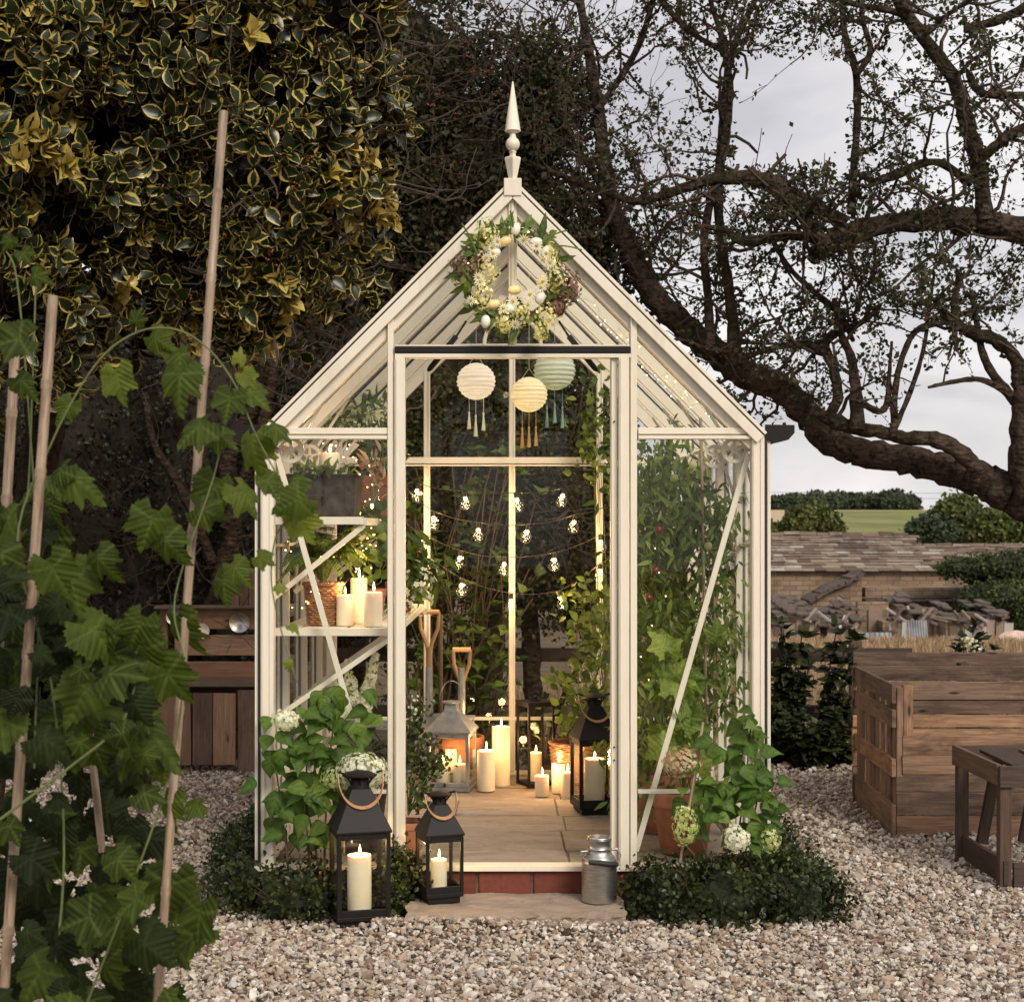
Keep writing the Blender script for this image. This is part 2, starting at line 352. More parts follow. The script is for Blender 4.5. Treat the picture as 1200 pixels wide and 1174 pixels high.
def tmpl_lobed(lobes, rings=5, nseg=76, serr=.042, droop=.25, cup=.12, depth=.4, seed=0):
    """palmate leaf: stem joins at origin, long axis +Y"""
    rr = random.Random(seed); V = [(0, 0, 0)]; L = [(0, 0, 1.)]; F = []
    for j in range(1, rings+1):
        for k in range(nseg):
            a = -math.pi+2*math.pi*(k+.5)/nseg
            best = 0; vein = 9
            for (ang, ln, wd) in lobes:
                d = abs(a-ang); best = max(best, ln*math.exp(-(d/wd)**2)); vein = min(vein, d/wd)
            R = best*(1-depth)+depth*.9*best
            base = .66 if abs(a) < 2.75 else .3
            R = max(R, base)*(1+(serr*(1 if k % 2 else -1)+.03*((k//2) % 3-1)+rr.uniform(-.025, .025))*(j == rings))+(.10 if abs(a) < .06 and j == rings else 0)
            q = R*j/rings; x = q*math.sin(a); y = q*math.cos(a)
            v = max(0, 1-vein*3.2*(j/rings+.15)*1.2)
            z = -droop*q*q+cup*abs(x)*.5-.04*v*(j/rings)+.07*math.sin(a*5+seed)*q*(j/rings)
            V.append((x, y, z)); L.append((x, y, v))
    for k in range(nseg): F.append((0, 1+k, 1+(k+1) % nseg))
    Q = []
    for j in range(rings-1):
        for k in range(nseg):
            a = 1+j*nseg+k; b = 1+j*nseg+(k+1) % nseg; Q.append((a, a+nseg, b+nseg)); Q.append((a, b+nseg, b))
    return np.array(V), np.array(F+Q), np.array(L)
LB = [(0, 1.0, .55), (.92, .88, .5), (-.92, .88, .5), (1.9, .72, .55), (-1.9, .72, .55)]
T_lobe = [tmpl_lobed(LB, seed=1, droop=.35, cup=-.25), tmpl_lobed([(0, 1.12, .5), (.8, .82, .45), (-.75, .85, .45), (1.8, .62, .5), (-1.8, .62, .5)], seed=2, droop=.5), tmpl_lobed(LB, seed=3, droop=.2, cup=.45), tmpl_lobed([(0, 1.15, .6), (.75, .9, .5), (-.8, .8, .5), (1.7, .6, .6), (-1.8, .66, .6)], seed=4, droop=.55, cup=-.4)]
T_squash = [tmpl_lobed([(0, .95, .7), (1.2, .9, .6), (-1.2, .9, .6), (2.2, .8, .5), (-2.2, .8, .5)], seed=5, serr=.025, droop=.2)]
def norm(a): return a/np.maximum(np.linalg.norm(a, axis=-1, keepdims=True), 1e-9)
class Leaves:
    def __init__(s): s.V = []; s.F = {}; s.L = []; s.R = []; s.n = 0
    def add(s, T, pos, d, nrm, scl, rnd=None):
        V, F, L = T; pos = np.atleast_2d(np.array(pos, float)); Mn = len(pos)
        d = norm(np.broadcast_to(np.array(d, float), (Mn, 3))); nrm = np.broadcast_to(np.array(nrm, float), (Mn, 3))
        x = norm(np.cross(d, nrm)+1e-6); z = np.cross(x, d)
        scl = np.broadcast_to(np.array(scl, float), (Mn,))
        B = np.stack([x, d, z], axis=1)
        W = np.einsum('vk,mkj->mvj', V, B)*scl[:, None, None]+pos[:, None, :]
        s.V.append(W.reshape(-1, 3)); idx = F[None]+(np.arange(Mn)*len(V))[:, None, None]+s.n
        s.F.setdefault(F.shape[1], []).append(idx.reshape(-1, F.shape[1])); s.n += Mn*len(V)
        s.L.append(np.tile(L, (Mn, 1))); r = rng.random(Mn) if rnd is None else np.broadcast_to(np.array(rnd, float), (Mn,))
        s.R.append(np.repeat(r, len(V))); return s
    def build(s, name, mat, parent=None, smooth=True, local=False):
        if not s.V: return None
        return npmesh(name, np.concatenate(s.V), [np.concatenate(f) for f in s.F.values()], mat, parent, luv=np.concatenate(s.L), rnd=np.concatenate(s.R), smooth=smooth, local=local)
def rdir(n): return norm(rng.normal(size=(n, 3)))
def inside_gh(p, m=.1):
    x = np.abs(p[:, 0]-.006)
    return (x < 1.0+m) & (p[:, 1] > 5.95-m) & (p[:, 1] < 8.33+m) & (p[:, 2] < 2.83+m*1.4-x)
def crown_points(blobs, nclump, per, sig, shell=.35, bias=None):
    """clumped points in a union of ellipsoids, near their surface"""
    vol = np.array([b[1][0]*b[1][1]*b[1][2] for b in blobs])**(2/3); pr = vol/vol.sum()
    k = rng.choice(len(blobs), nclump, p=pr); C = np.array([b[0] for b in blobs])[k]; R = np.array([b[1] for b in blobs])[k]
    d = rdir(nclump)
    if bias is not None: d = norm(d+np.array(bias))
    rad = 1-shell*rng.random(nclump)**1.3
    cc = C+d*R*rad[:, None]
    keep = np.ones(nclump, bool)
    for (c, r) in blobs:
        q = (((cc-np.array(c))/np.array(r))**2).sum(1); keep &= q > (1-shell)**2*.75
    cc = cc[keep]; d = d[keep]
    p = np.repeat(cc, per, 0)+rng.normal(size=(len(cc)*per, 3))*sig
    return p, np.repeat(d, per, 0), np.repeat(rng.random(len(cc)), per)
def blob_core(blobs, name, mat, parent, k=.8, seg=28):  # added solid lumps inside the foliage, dark in place of interior shade
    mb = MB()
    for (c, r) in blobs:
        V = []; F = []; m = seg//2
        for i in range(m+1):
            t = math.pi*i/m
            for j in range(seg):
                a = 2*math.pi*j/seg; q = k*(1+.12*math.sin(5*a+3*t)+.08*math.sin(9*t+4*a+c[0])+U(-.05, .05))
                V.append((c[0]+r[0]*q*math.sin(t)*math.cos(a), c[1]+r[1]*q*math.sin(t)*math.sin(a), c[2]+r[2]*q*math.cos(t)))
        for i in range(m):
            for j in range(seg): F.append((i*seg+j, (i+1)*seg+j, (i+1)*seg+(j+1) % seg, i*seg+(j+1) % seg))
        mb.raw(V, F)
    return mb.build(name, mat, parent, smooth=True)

# ================================================================== SETTING
def gz(y):
    pts = [(-50, 0), (11, 0), (50, -2.2), (62, -2.6), (110, -3.0), (900, 10.9), (1100, 9), (1800, -25), (6000, -60)]
    for (a, za), (b, zb) in zip(pts, pts[1:]):
        if y <= b: return za+(zb-za)*(y-a)/(b-a)
    return zb
def sheet(name, ys, xs, mat, dz=0, jit=0):
    V = [(x, y, gz(y)+dz+(U(-jit, jit) if jit else 0)) for y in ys for x in xs]; k = len(xs)
    F = [(j*k+i, j*k+i+1, (j+1)*k+i+1, (j+1)*k+i) for j in range(len(ys)-1) for i in range(k-1)]
    o = npmesh(name, V, [np.array(F)], mat); o['kind'] = 'structure'; return o
n = N('dry_ground'); o_ = n.obj()
c = n.mix(n.ramp(n.noise(1.3, 8, .7, o_), [(.35, 0.), (.7, 1.)]), (.11, .075, .05), (.27, .185, .115))
c = n.mix(n.ramp(n.noise(.35, 5, .6, o_), [(.5, 0.), (.7, .6)]), c, (.10, .09, .035)); n.col(c); c = n.mix(n.ramp(n.noise(30, 6, .75, o_), [(.4, 0.), (.62, .7)]), c, (.05, .035, .022)); n.col(c); n.set(.95, 0, .1); n.bump(n.noise(8, 6, .7, o_), .8, .08)
sheet('ground', [-40, -5, 4, 11, 20, 30, 40, 50, 62, 80, 112], [-200, -60, -20, -5, 5, 20, 60, 200], n.m, -.03)
n = N('field'); o_ = n.obj(); z = n.add('ShaderNodeSeparateXYZ'); n.link(o_, z.inputs[0])
gr = n.mix(n.ramp(n.noise(.05, 6, .7, n.mapping(o_, (1, .25, 1))), [(.35, 0.), (.7, 1.)]), (.12, .145, .05), (.27, .26, .10))
st = n.mix(n.noise(.08, 5, .6, o_), (.42, .31, .19), (.52, .40, .26))
e = n.ramp(n.math('MULTIPLY', n.math('ADD', z.outputs[0], n.math('MULTIPLY', z.outputs[1], -.175)), .02), [(.0, 1.), (.012, 0.)])
far = n.ramp(n.math('DIVIDE', z.outputs[1], 1000.), [(.80, 0.), (.82, .8)])
n.col(n.mix(far, n.mix(e, gr, st), (.36, .33, .17))); n.set(.95, 0, .1); n.bump(n.noise(.5, 6, .7, o_), .7, .6)
sheet('hill', [108, 200, 400, 600, 800, 900, 1100, 1800, 6000], [-2500, -600, -200, 0, 60, 100, 200, 600, 2500], n.m, -.05)

# gravel: base sheet plus individual stones
mb = MB()
n = N('gravel_base'); vo = n.add('ShaderNodeTexVoronoi'); vo.inputs['Scale'].default_value = 55; n.link(n.obj(), vo.inputs['Vector'])
z = n.add('ShaderNodeSeparateColor'); n.link(vo.outputs['Color'], z.inputs[0])
n.col(n.ramp(z.outputs[0], [(0., (.10, .07, .05)), (.5, (.26, .20, .155)), (1., (.42, .35, .29))])); n.set(.9); n.bump(vo.outputs[0], .8, .01)
sheet('gravel_path', [2.5, 5, 7, 9, 13], [-5, -2, 0, 2, 6], n.m, 0.)
def rock(seed):
    r = np.random.default_rng(seed); t = (1+5**.5)/2
    v = norm(np.array([(-1, t, 0), (1, t, 0), (-1, -t, 0), (1, -t, 0), (0, -1, t), (0, 1, t), (0, -1, -t), (0, 1, -t), (t, 0, -1), (t, 0, 1), (-t, 0, -1), (-t, 0, 1)], float))
    f = np.array([(0, 11, 5), (0, 5, 1), (0, 1, 7), (0, 7, 10), (0, 10, 11), (1, 5, 9), (5, 11, 4), (11, 10, 2), (10, 7, 6), (7, 1, 8), (3, 9, 4), (3, 4, 2), (3, 2, 6), (3, 6, 8), (3, 8, 9), (4, 9, 5), (2, 4, 11), (6, 2, 10), (8, 6, 7), (9, 8, 1)])
    v = v*(1+r.uniform(-.32, .3, (12, 1)))*np.array([.5, .5*r.uniform(.65, .95), .5*r.uniform(.35, .6)])
    return v, f, np.zeros((12, 3))
ROCKS = [rock(i) for i in range(7)]
def gravel_pts():
    out = []
    for (y0, y1, x0, x1, dens, s) in ((4.35, 5.6, -2.1, 2.0, 5900, .026), (5.6, 7, -2.4, 2.6, 4900, .026), (7, 9.2, 1.0, 3.4, 2500, .029), (7, 9.3, -3.0, -.95, 2300, .029), (9.2, 11, .9, 3.6, 1100, .034), (9.3, 11, -3.4, -1.0, 900, .034)):
        m = int((y1-y0)*(x1-x0)*dens); p = np.stack([rng.uniform(x0, x1, m), rng.uniform(y0, y1, m)], 1); out.append((p, np.full(m, s)))
    p = np.concatenate([a for a, b in out]); s = np.concatenate([b for a, b in out])
    k = ~((np.abs(p[:, 0]) < .97) & (p[:, 1] > 6.02)) & (np.abs(p[:, 0]) < p[:, 1]*.36)
    k &= ~((p[:, 0] > -.40) & (p[:, 0] < .43) & (p[:, 1] > 5.64))
    return p[k], s[k]
gp, gs = gravel_pts(); m_ = len(gp)
Gv = Leaves()
zz = .010+rng.random(m_)**1.2*.022+.010*np.sin(gp[:, 0]*5.3)*np.sin(gp[:, 1]*4.1)
ss = gs*rng.lognormal(0, .38, m_)*.71
zz += .030*np.exp(-((gp[:, 1]-5.57)/.07)**2)*(np.abs(gp[:, 0]) < .5)+.012*np.exp(-((gp[:, 1]-5.5)/.15)**2)*(np.abs(gp[:, 0]) < .5)
tl = rdir(m_)*.55+np.array([0, 0, 1.]); dd = rdir(m_); kk = rng.integers(0, len(ROCKS), m_)
for i, T in enumerate(ROCKS):
    q = kk == i; Gv.add(T, np.column_stack([gp[q], zz[q]]), dd[q], tl[q], ss[q])
tag(Gv.build('gravel', M['gravel'], smooth=False), 'pale mixed gravel of angular stones covering the yard', 'gravel', kind='stuff')
# a few dark fallen leaves lie on it
Lf = Leaves(); fp = np.column_stack([rng.uniform(-1.5, 2.0, 170), rng.uniform(4.9, 6.9, 170), np.full(170, .038)])
fp = fp[~((np.abs(fp[:, 0]) < .98) & (fp[:, 1] > 5.62))]; Lf.add(T_oval, fp, rdir(len(fp))*[1, 1, .2], rdir(len(fp))*.4+[0, 0, 1], rng.uniform(.012, .032, len(fp)))
tag(Lf.build('leaf_litter', M['dried']), 'scattered brown fallen leaves on the gravel', 'leaf litter', kind='stuff')

# inside floor: riven flagstones
mb = MB()
rows = [(6.03, .31), (6.345, .42), (6.77, .36), (7.135, .40), (7.54, .33), (7.875, .38)]
for y0, h in rows:
    x = -.93
    while x < .93:
        w = U(.42, .75); w = min(w, .93-x)
        if .93-x-w < .2: w = .93-x
        mb.box((x+w/2, y0+h/2, .132+U(-.002, .002)), (w-.005, h-.005, .05), j=.007); x += w
fl = mb.build('stone_floor', M['flag'], bevel=.005); fl['kind'] = 'structure'
MB().box((.0, 7.15, .085), (1.86, 2.2, .124)).build('floor_bed', plain('floor_joint', (.17, .13, .10), .95, 0, .3, 40, .3))['kind'] = 'structure'

# ================================================================== GREENHOUSE
GX = .006; YF = 6.0; YB = 8.28; NB = 4; BAY = (YB-YF)/NB
gh = thing('greenhouse', 'cream aluminium glasshouse with pitched roof, open doorway and pointed finial', 'greenhouse', (GX, YF, 0))
gx = lambda x: x+GX
def gbar(mb, c, d, **k): mb.box((c[0]+GX, c[1], c[2]), d, **k)
CR = M['cream']
RZ = 2.806; EZ = 1.835; S2 = math.sqrt(.5)
for s in (-1, 1):
    mb = MB(); gbar(mb, (s*.943, 6.0, 1.0), (.05, .055, 1.665)); gbar(mb, (s*.984, 6.004, 1.0), (.014, .05, 1.665))
    gbar(mb, (s*.928, 5.972, 1.0), (.012, .008, 1.66)); gbar(mb, (s*.956, 5.972, 1.0), (.012, .008, 1.66))
    mb.build('corner_post', CR, gh, .002)
    mb = MB(); gbar(mb, (s*.9725, 6.0, 1.0), (.009, .062, 1.66)); mb.build('gasket', M['gasket'], gh)
# doorway frame
for s, a in ((-1, ((-.4695, .024, 0), (-.4325, .040, -.016))), (1, ((.39, .026, .01), (.426, .040, -.016), (.4635, .028, 0)))):
    for i, (x, w, dy) in enumerate(a):
        top = 2.28 if abs(x) > .45 else 2.123
        mb = MB(); gbar(mb, (x, 6.0+dy, (.178+top)/2), (w, .05, top-.178)); gbar(mb, (x-w*.3, 5.973+dy, (.178+top)/2), (.006, .006, top-.185))
        mb.build('gable_mullion' if abs(x) > .45 else 'door_jamb', CR, gh, .002)
for zz_ in (.58, .63, 1.88):
    mb = MB(); mb.tube([(gx(.39), 5.982, zz_), (gx(.39), 5.976, zz_)], .0035, 8); mb.build('screw', M['gasket'], gh)
mb = MB(); gbar(mb, (0, 5.985, 2.154), (.905, .05, .024)); mb.build('door_track', M['black'], gh, .002)
mb = MB(); gbar(mb, (0, 5.99, 2.1315), (.905, .052, .016)); gbar(mb, (0, 5.99, 2.171), (.905, .03, .006)); mb.build('door_header', CR, gh, .002)
mb = MB(); gbar(mb, (0, 6.0, 2.46), (.032, .04, .59)); gbar(mb, (0, 5.977, 2.46), (.012, .008, .57)); mb.build('gable_mullion', CR, gh, .002)
for s in (-1, 1):
    mb = MB(); gbar(mb, (s*.697, 6.0, 1.844), (.43, .045, .024)); gbar(mb, (s*.697, 5.992, 1.8185), (.43, .05, .013)); gbar(mb, (s*.697, 6.006, 1.8285), (.43, .03, .007))
    mb.build('eave_rail', CR, gh, .002)
    mb = MB(); gbar(mb, (s*.697, 6.0, .457), (.43, .03, .014)); mb.build('low_rail', CR, gh, .002)
    mb = MB(); mb.bar((gx(s*.915), 6.035, 1.76), (gx(s*.478), 6.035, .22), .022, .006, (0, 1, 0)); mb.build('diagonal_brace', CR, gh, .001)
mb = MB(); gbar(mb, (0, 5.995, .1675), (1.98, .075, .02)); mb.build('sill', CR, gh, .002)
mb = MB(); gbar(mb, (0, 8.28, .1675), (1.98, .06, .02))
for s in (-1, 1): gbar(mb, (s*.965, 7.14, .1675), (.05, 2.2, .02))
mb.build('sill', CR, gh, .002)
# back wall
for x, top in ((-.454, 2.31), (.0045-GX, 2.75), (.47-GX, 2.31)):
    mb = MB(); gbar(mb, (x, 8.28, (.18+top)/2), (.034, .04, top-.18)); gbar(mb, (x-.011, 8.257, (.18+top)/2), (.006, .006, top-.18)); gbar(mb, (x+.011, 8.257, (.18+top)/2), (.006, .006, top-.18))
    mb.build('rear_mullion', CR, gh, .002)
for s in (-1, 1):
    mb = MB(); gbar(mb, (s*.96, 8.28, 1.0), (.05, .05, 1.64)); mb.build('corner_post', CR, gh, .002)
mb = MB(); gbar(mb, (0, 8.262, 1.826), (1.88, .035, .034)); gbar(mb, (0, 8.25, 1.80), (1.88, .02, .008)); mb.build('rear_transom', CR, gh, .002)
mb = MB(); gbar(mb, (0, 8.27, .457), (1.88, .03, .016)); mb.build('low_rail', CR, gh, .002)
# roof: rakes, rafters, glass, ridge
def rake(y, parts, nm, dy=.05):
    for s in (-1, 1):
        a = Vector((gx(0), y, RZ)); b = Vector((gx(s*.972), y, RZ-.972*1.0))
        d = (b-a).normalized(); nn = Vector((s*S2, 0, S2))
        for (o0, o1, ddy, mt, pn) in parts:
            mb = MB(); c0 = a-nn*((o0+o1)/2); c1 = b-nn*((o0+o1)/2)
            c0 = c0+d*((o0+o1)/2); mb.bar(c0+Vector((0, ddy, 0)), c1+Vector((0, ddy, 0)), dy, abs(o1-o0), nn)
            mb.build(pn, mt, gh, .0015 if mt is CR else 0)
rake(5.985, [(-.004, .008, 0, CR, 'bargeboard_cap'), (.0085, .0145, .002, M['gasket'], 'gasket'), (.015, .052, -.004, CR, 'bargeboard'), (.0525, .085, .03, CR, 'gable_rafter')], 'rake')
rake(8.285, [(.0, .06, 0, CR, 'gable_rafter')], 'rake')
for k in range(1, NB):
    rake(YF+k*BAY, [(.015, .058, 0, CR, 'rafter'), (.006, .0145, 0, M['gasket'], 'gasket')], 'r', .026)
for k in range(NB):                                   # slim glazing bars of the roof vents between rafters
    if k in (1, 2): rake(YF+(k+.5)*BAY, [(.012, .034, 0, CR, 'glazing_bar')], 'r', .02)
mb = MB(); gbar(mb, (0, 7.14, RZ-.03), (.045, 2.33, .05)); mb.build('ridge_beam', CR, gh, .002)
for s in (-1, 1):
    mb = MB(); gbar(mb, (s*.955, 7.14, 1.835), (.035, 2.25, .05)); mb.build('eave_beam', CR, gh, .002)
    mb = MB()
    pr = [(.95, 1.868), (.95, 1.815), (1.01, 1.800), (1.055, 1.812), (1.078, 1.838), (1.078, 1.862), (1.07, 1.862), (1.07, 1.842), (1.05, 1.822), (1.01, 1.812), (.958, 1.825), (.958, 1.868)]
    mb.prism([(s*x, z) for x, z in pr], lambda p: (gx(p[0]), 5.975, p[1]), (0, 2.34, 0)); mb.build('gutter', M['black'], gh)
    cp = [(.968, 1.868), (.968, 1.812), (1.01, 1.797), (1.057, 1.809), (1.081, 1.836), (1.081, 1.866)]
    MB().prism([(s*x, z) for x, z in cp], lambda p: (gx(p[0]), 5.968, p[1]), (0, .006, 0)).build('gutter_end', M['black'], gh)
    for k in range(1, NB):
        mb = MB(); y = YF+k*BAY; gbar(mb, (s*.962, y, 1.0), (.04, .03, 1.63)); gbar(mb, (s*.985, y, 1.0), (.01, .034, 1.63)); mb.build('side_post', CR, gh, .002)
        mb = MB(); gbar(mb, (s*.975, y, 1.0), (.010, .036, 1.62)); mb.build('gasket', M['gasket'], gh)
    mb = MB(); gbar(mb, (s*.965, 7.14, .457), (.02, 2.2, .016)); gbar(mb, (s*.965, 7.14, 1.40), (.018, 2.2, .014)); mb.build('side_rail', CR, gh, .001)
    # glass
    for k in range(NB):
        y0 = YF+k*BAY+.03; y1 = YF+(k+1)*BAY-.02
        for z0, z1 in ((.18, .45), (.466, 1.81)):
            mb = MB(); gbar(mb, (s*.972, (y0+y1)/2, (z0+z1)/2), (.004, y1-y0, z1-z0)); mb.build('side_pane', M['glass'], gh)
        mb = MB(); nn = Vector((s*S2, 0, S2)); a = Vector((gx(s*.02), (y0+y1)/2, RZ-.02))-nn*.008; b = Vector((gx(s*.965), (y0+y1)/2, RZ-.965))-nn*.008
        mb.bar(a, b, y1-y0, .004, nn); mb.build('roof_pane', M['glass'], gh)
    mb = MB(); gbar(mb, (s*.69, 6.012, 1.14), (.44, .004, 1.34)); mb.build('front_pane', M['glass'], gh)
    mb = MB(); gbar(mb, (s*.69, 6.012, .315), (.44, .004, .27)); mb.build('front_pane', M['glass'], gh)
    MB().prism([(s*.48, 1.86), (s*.90, 1.86), (s*.48, 2.27)], lambda p: (gx(p[0]), 6.012, p[1]), (0, .004, 0)).build('gable_pane', M['glass'], gh)
    MB().prism([(s*.018, 2.18), (s*.45, 2.18), (s*.45, 2.30), (s*.018, 2.72)], lambda p: (gx(p[0]), 6.012, p[1]), (0, .004, 0)).build('gable_pane', M['glass'], gh)
    for z0, z1 in ((.18, .45), (.466, 1.80)):
        for xa, xb in ((.02, .435), (.475, .93)):
            mb = MB(); gbar(mb, (s*(xa+xb)/2, 8.285, (z0+z1)/2), (xb-xa, .004, z1-z0)); mb.build('rear_pane', M['glass'], gh)
    MB().prism([(s*.018, 1.845), (s*.92, 1.845), (s*.018, 2.72)], lambda p: (gx(p[0]), 8.285, p[1]), (0, .004, 0)).build('gable_pane', M['glass'], gh)
    # cast spandrel brackets
    for k in range(0, NB):
        y = YF+.06+k*BAY; mb = MB(); cx, cz = s*.865, 1.775; t = .014
        nseg = 28
        def ring(r0, r1, cx, cz):
            V = []; F = []
            for i in range(nseg):
                a = 2*math.pi*i/nseg
                for rr, yy in ((r0, 0), (r1, 0), (r1, t), (r0, t)): V.append((gx(cx+rr*math.cos(a)), y+yy, cz+rr*math.sin(a)))
            for i in range(nseg):
                j = (i+1) % nseg
                for q in range(4): F.append((i*4+q, j*4+q, j*4+(q+1) % 4, i*4+(q+1) % 4))
            mb.raw(V, F)
        ring(.036, .052, cx, cz); ring(0.004, .014, cx, cz)
        for i in range(5):
            a = 2*math.pi*i/5+.3
            mb.bar((gx(cx+.010*math.cos(a)), y+t/2, cz+.010*math.sin(a)), (gx(cx+.040*math.cos(a)), y+t/2, cz+.040*math.sin(a)), t-.004, .012, (0, 1, 0))
        # swept arms to post and rafter
        for a0, a1 in (((s*.945, 1.60), (s*.905, 1.735)), ((s*.70, 2.02), (s*.83, 1.82)), ((s*.945, 1.83), (s*.90, 1.815)), ((s*.945, 1.60), (s*.945, 1.83))):
            mb.bar((gx(a0[0]), y+t/2, a0[1]), (gx(a1[0]), y+t/2, a1[1]), t-.003, .016, (0, 1, 0))
        mb.build('spandrel_bracket', CR, gh, .001)
    # black roof vent opener
    mb = MB(); mb.tube([(gx(s*.245), 6.75, 2.30), (gx(s*.36), 6.82, 2.17), (gx(s*.37), 6.83, 2.16)], [.013, .013, .007], 10); mb.tube([(gx(s*.25), 6.75, 2.29), (gx(s*.20), 6.7, 2.36)], .005, 6)
    mb.build('vent_opener', M['black'], gh, smooth=True)
# tie bar + arch over rear gable
mb = MB(); mb.tube([(gx(.13*math.cos(a)), 7.14, 2.31+.13*math.sin(a)) for a in [math.pi*i/16 for i in range(17)]], .009, 6); gbar(mb, (0, 7.14, 2.305), (1.0, .014, .016)); mb.build('arch_tie', CR, gh)
# finial
mb = MB(); mb.box((gx(0), 5.965, 2.775), (.068, .03, .068)); mb.build('finial_plate', CR, gh, .003)
fi = MB()
fi.lathe([(.014, 2.79), (.017, 2.82), (.030, 2.885), (.031, 2.893), (.028, 2.897), (.012, 2.90), (.011, 2.912), (.015, 2.916), (.011, 2.921)], (gx(0), 5.985, 0), 4)
fi.lathe([(.010, 2.915), (.012, 2.922)]+[(.0275*math.sin(math.pi*t/12), 2.946-.0275*math.cos(math.pi*t/12)) for t in range(2, 11)]+[(.013, 2.975), (.011, 2.985), (.020, 2.992), (.024, 2.996)], (gx(0), 5.985, 0), 24)
fi.lathe([(.032, 2.996), (.030, 3.0), (.003, 3.185), (.0, 3.188)], (gx(0), 5.985, 0), 8)
fo = fi.build('finial', CR, gh, smooth=True)
# shelves on the left
for zt, x1, nm in ((1.512, -.585, 'upper'), (1.075, -.47, 'lower')):
    mb = MB()
    kx = 4 if x1 < -.5 else 5
    for i in range(kx):
        w = (x1+.935)/kx; mb.box((gx(-.935+w*(i+.5)), 7.12, zt-.006), (w-.012, 1.98, .010))
    mb.box((gx((x1-.935)/2), 6.115, zt-.012), (x1+.935, .02, .030)); mb.box((gx(x1+.006), 7.12, zt-.016), (.012, 2.0, .03))
    sh = mb.build('shelf', CR, gh, .001)
    for k in range(4):
        y = 6.135+k*.62; mb = MB(); mb.bar((gx(x1), y, zt-.03), (gx(-.945), y, zt-(.32 if zt > 1.2 else .36)), .02, .022, (0, 1, 0)); mb.build('shelf_bracket', CR, gh, .001)
# brick plinth (own thing) and doorstep
pl = thing('brick_plinth', 'low course of dark red glazed bricks under the doorway sill', 'brickwork', (0, 6, 0))
mb = MB(); x = -.985
while x < .99:
    w = U(.205, .225); w = min(w, .99-x); mb.box((gx(x+w/2), 6.03, .105), (w-.010, .10, .098), j=.003); x += w
for s in (-1, 1):
    y = 6.09
    while y < 8.3: mb.box((gx(s*.955), y+.105, .105), (.10, .20, .098), j=.003); y += .215
x = -.9
while x < .9: mb.box((gx(x+.105), 8.28, .105), (.20, .08, .098), j=.003); x += .215
mb.build('brick_course', M['brick'], pl, .008)
mb = MB(); mb.box((GX, 6.035, .078), (1.96, .085, .157)); [mb.box((gx(s*.95), 7.15, .078), (.085, 2.2, .157)) for s in (-1, 1)]; mb.box((GX, 8.28, .078), (1.96, .065, .157)); mb.build('mortar', M['mortar'], pl)
V = []; F = []; nx = 44; ny = 12
for j in range(ny+1):
    for i in range(nx+1):
        x = -.385+.80*i/nx; y = 5.645+.33*j/ny
        e = (.012*math.sin(i*.7)+.006*math.sin(i*1.9)) if j == 0 else 0
        V.append((x+(.01*math.sin(j) if i in (0, nx) else 0), y+e, .070+.0025*math.sin(i*.5+j)+U(-.001, .001)-(.006 if j == 0 else 0)))
nb = len(V)
for i in range(nx+1): V.append((-.385+.80*i/nx, 5.643+.006*math.sin(i*.7)+U(-.002, .002), .055+U(-.002, .002)))
for i in range(nx+1): V.append((-.385+.80*i/nx, 5.652+U(-.001, .001), .0))
for j in range(ny):
    for i in range(nx): a = j*(nx+1)+i; F.append((a, a+1, a+nx+2, a+nx+1))
for i in range(nx): F.append((nb+i, nb+i+1, i+1, i)); F.append((nb+nx+1+i, nb+nx+2+i, nb+i+1, nb+i))
V += [(-.385, 5.97, 0), (.415, 5.97, 0)]; k0 = len(V)-2
F2 = [tuple([nb+nx+1, nb]+[j*(nx+1) for j in range(ny+1)]+[k0]), tuple([nb+2*nx+1, k0+1]+[j*(nx+1)+nx for j in range(ny, -1, -1)]+[nb+nx])]
ds = MB().raw(V, F+F2, r=.6).build('doorstep', M['flag']); tag(ds, 'worn buff stone slab step in front of the open doorway', 'doorstep')

# ================================================================== CANDLES AND LANTERNS
def candle(loc, r, h, label, group='ivory pillar candles', power=.85):
    t = thing('candle', label, 'candle', loc, 0, group); mb = MB()
    mb.lathe([(r*.96, 0), (r, .004), (r, h*.5), (r*.995, h-.005), (r*.95, h), (r*.8, h-.001), (r*.5, h-.006), (.0, h-.008)], (0, 0, 0), 32, mod=lambda i, a: .006*math.sin(3*a+i))
    mb.build('wax', M['wax'], t, smooth=True, local=True)
    MB().tube([(0, 0, h-.009), (.001, 0, h+.004), (.003, 0, h+.010)], .0012, 6).build('wick', M['wick'], t, local=True)
    f = .9+.35*random.random()
    MB().lathe([(.0, h+.004), (.0034, h+.008), (.0046, h+.014), (.0036, h+.022*f), (.0018, h+.030*f), (.0, h+.038*f)], (.002, 0, 0), 12).build('flame', M['flame'], t, smooth=True, local=True)
    ld = bpy.data.lights.new('flame_light', 'POINT'); ld.energy = power; ld.color = (1, .60, .26); ld.shadow_soft_size = .02
    lo = bpy.data.objects.new('flame_light', ld); COL.objects.link(lo); lo.parent = t; lo.location = (0, 0, h+.045)
    return t
def strap(w, z0, drop, parent, y=-.0, tilt=-.12):
    mb = MB(); pts = []
    for i in range(17):
        a = math.pi*i/16; x = -w*math.cos(a); zz = z0-drop*math.sin(a)**.8; pts.append((x*(1-.06*math.sin(a)), y+tilt*math.sin(a)*drop*3.2, zz))
    for a, b in zip(pts, pts[1:]): mb.bar(a, b, .004, .015, (0, 1, 0))
    # orient ribbon: wide along depth
    return mb
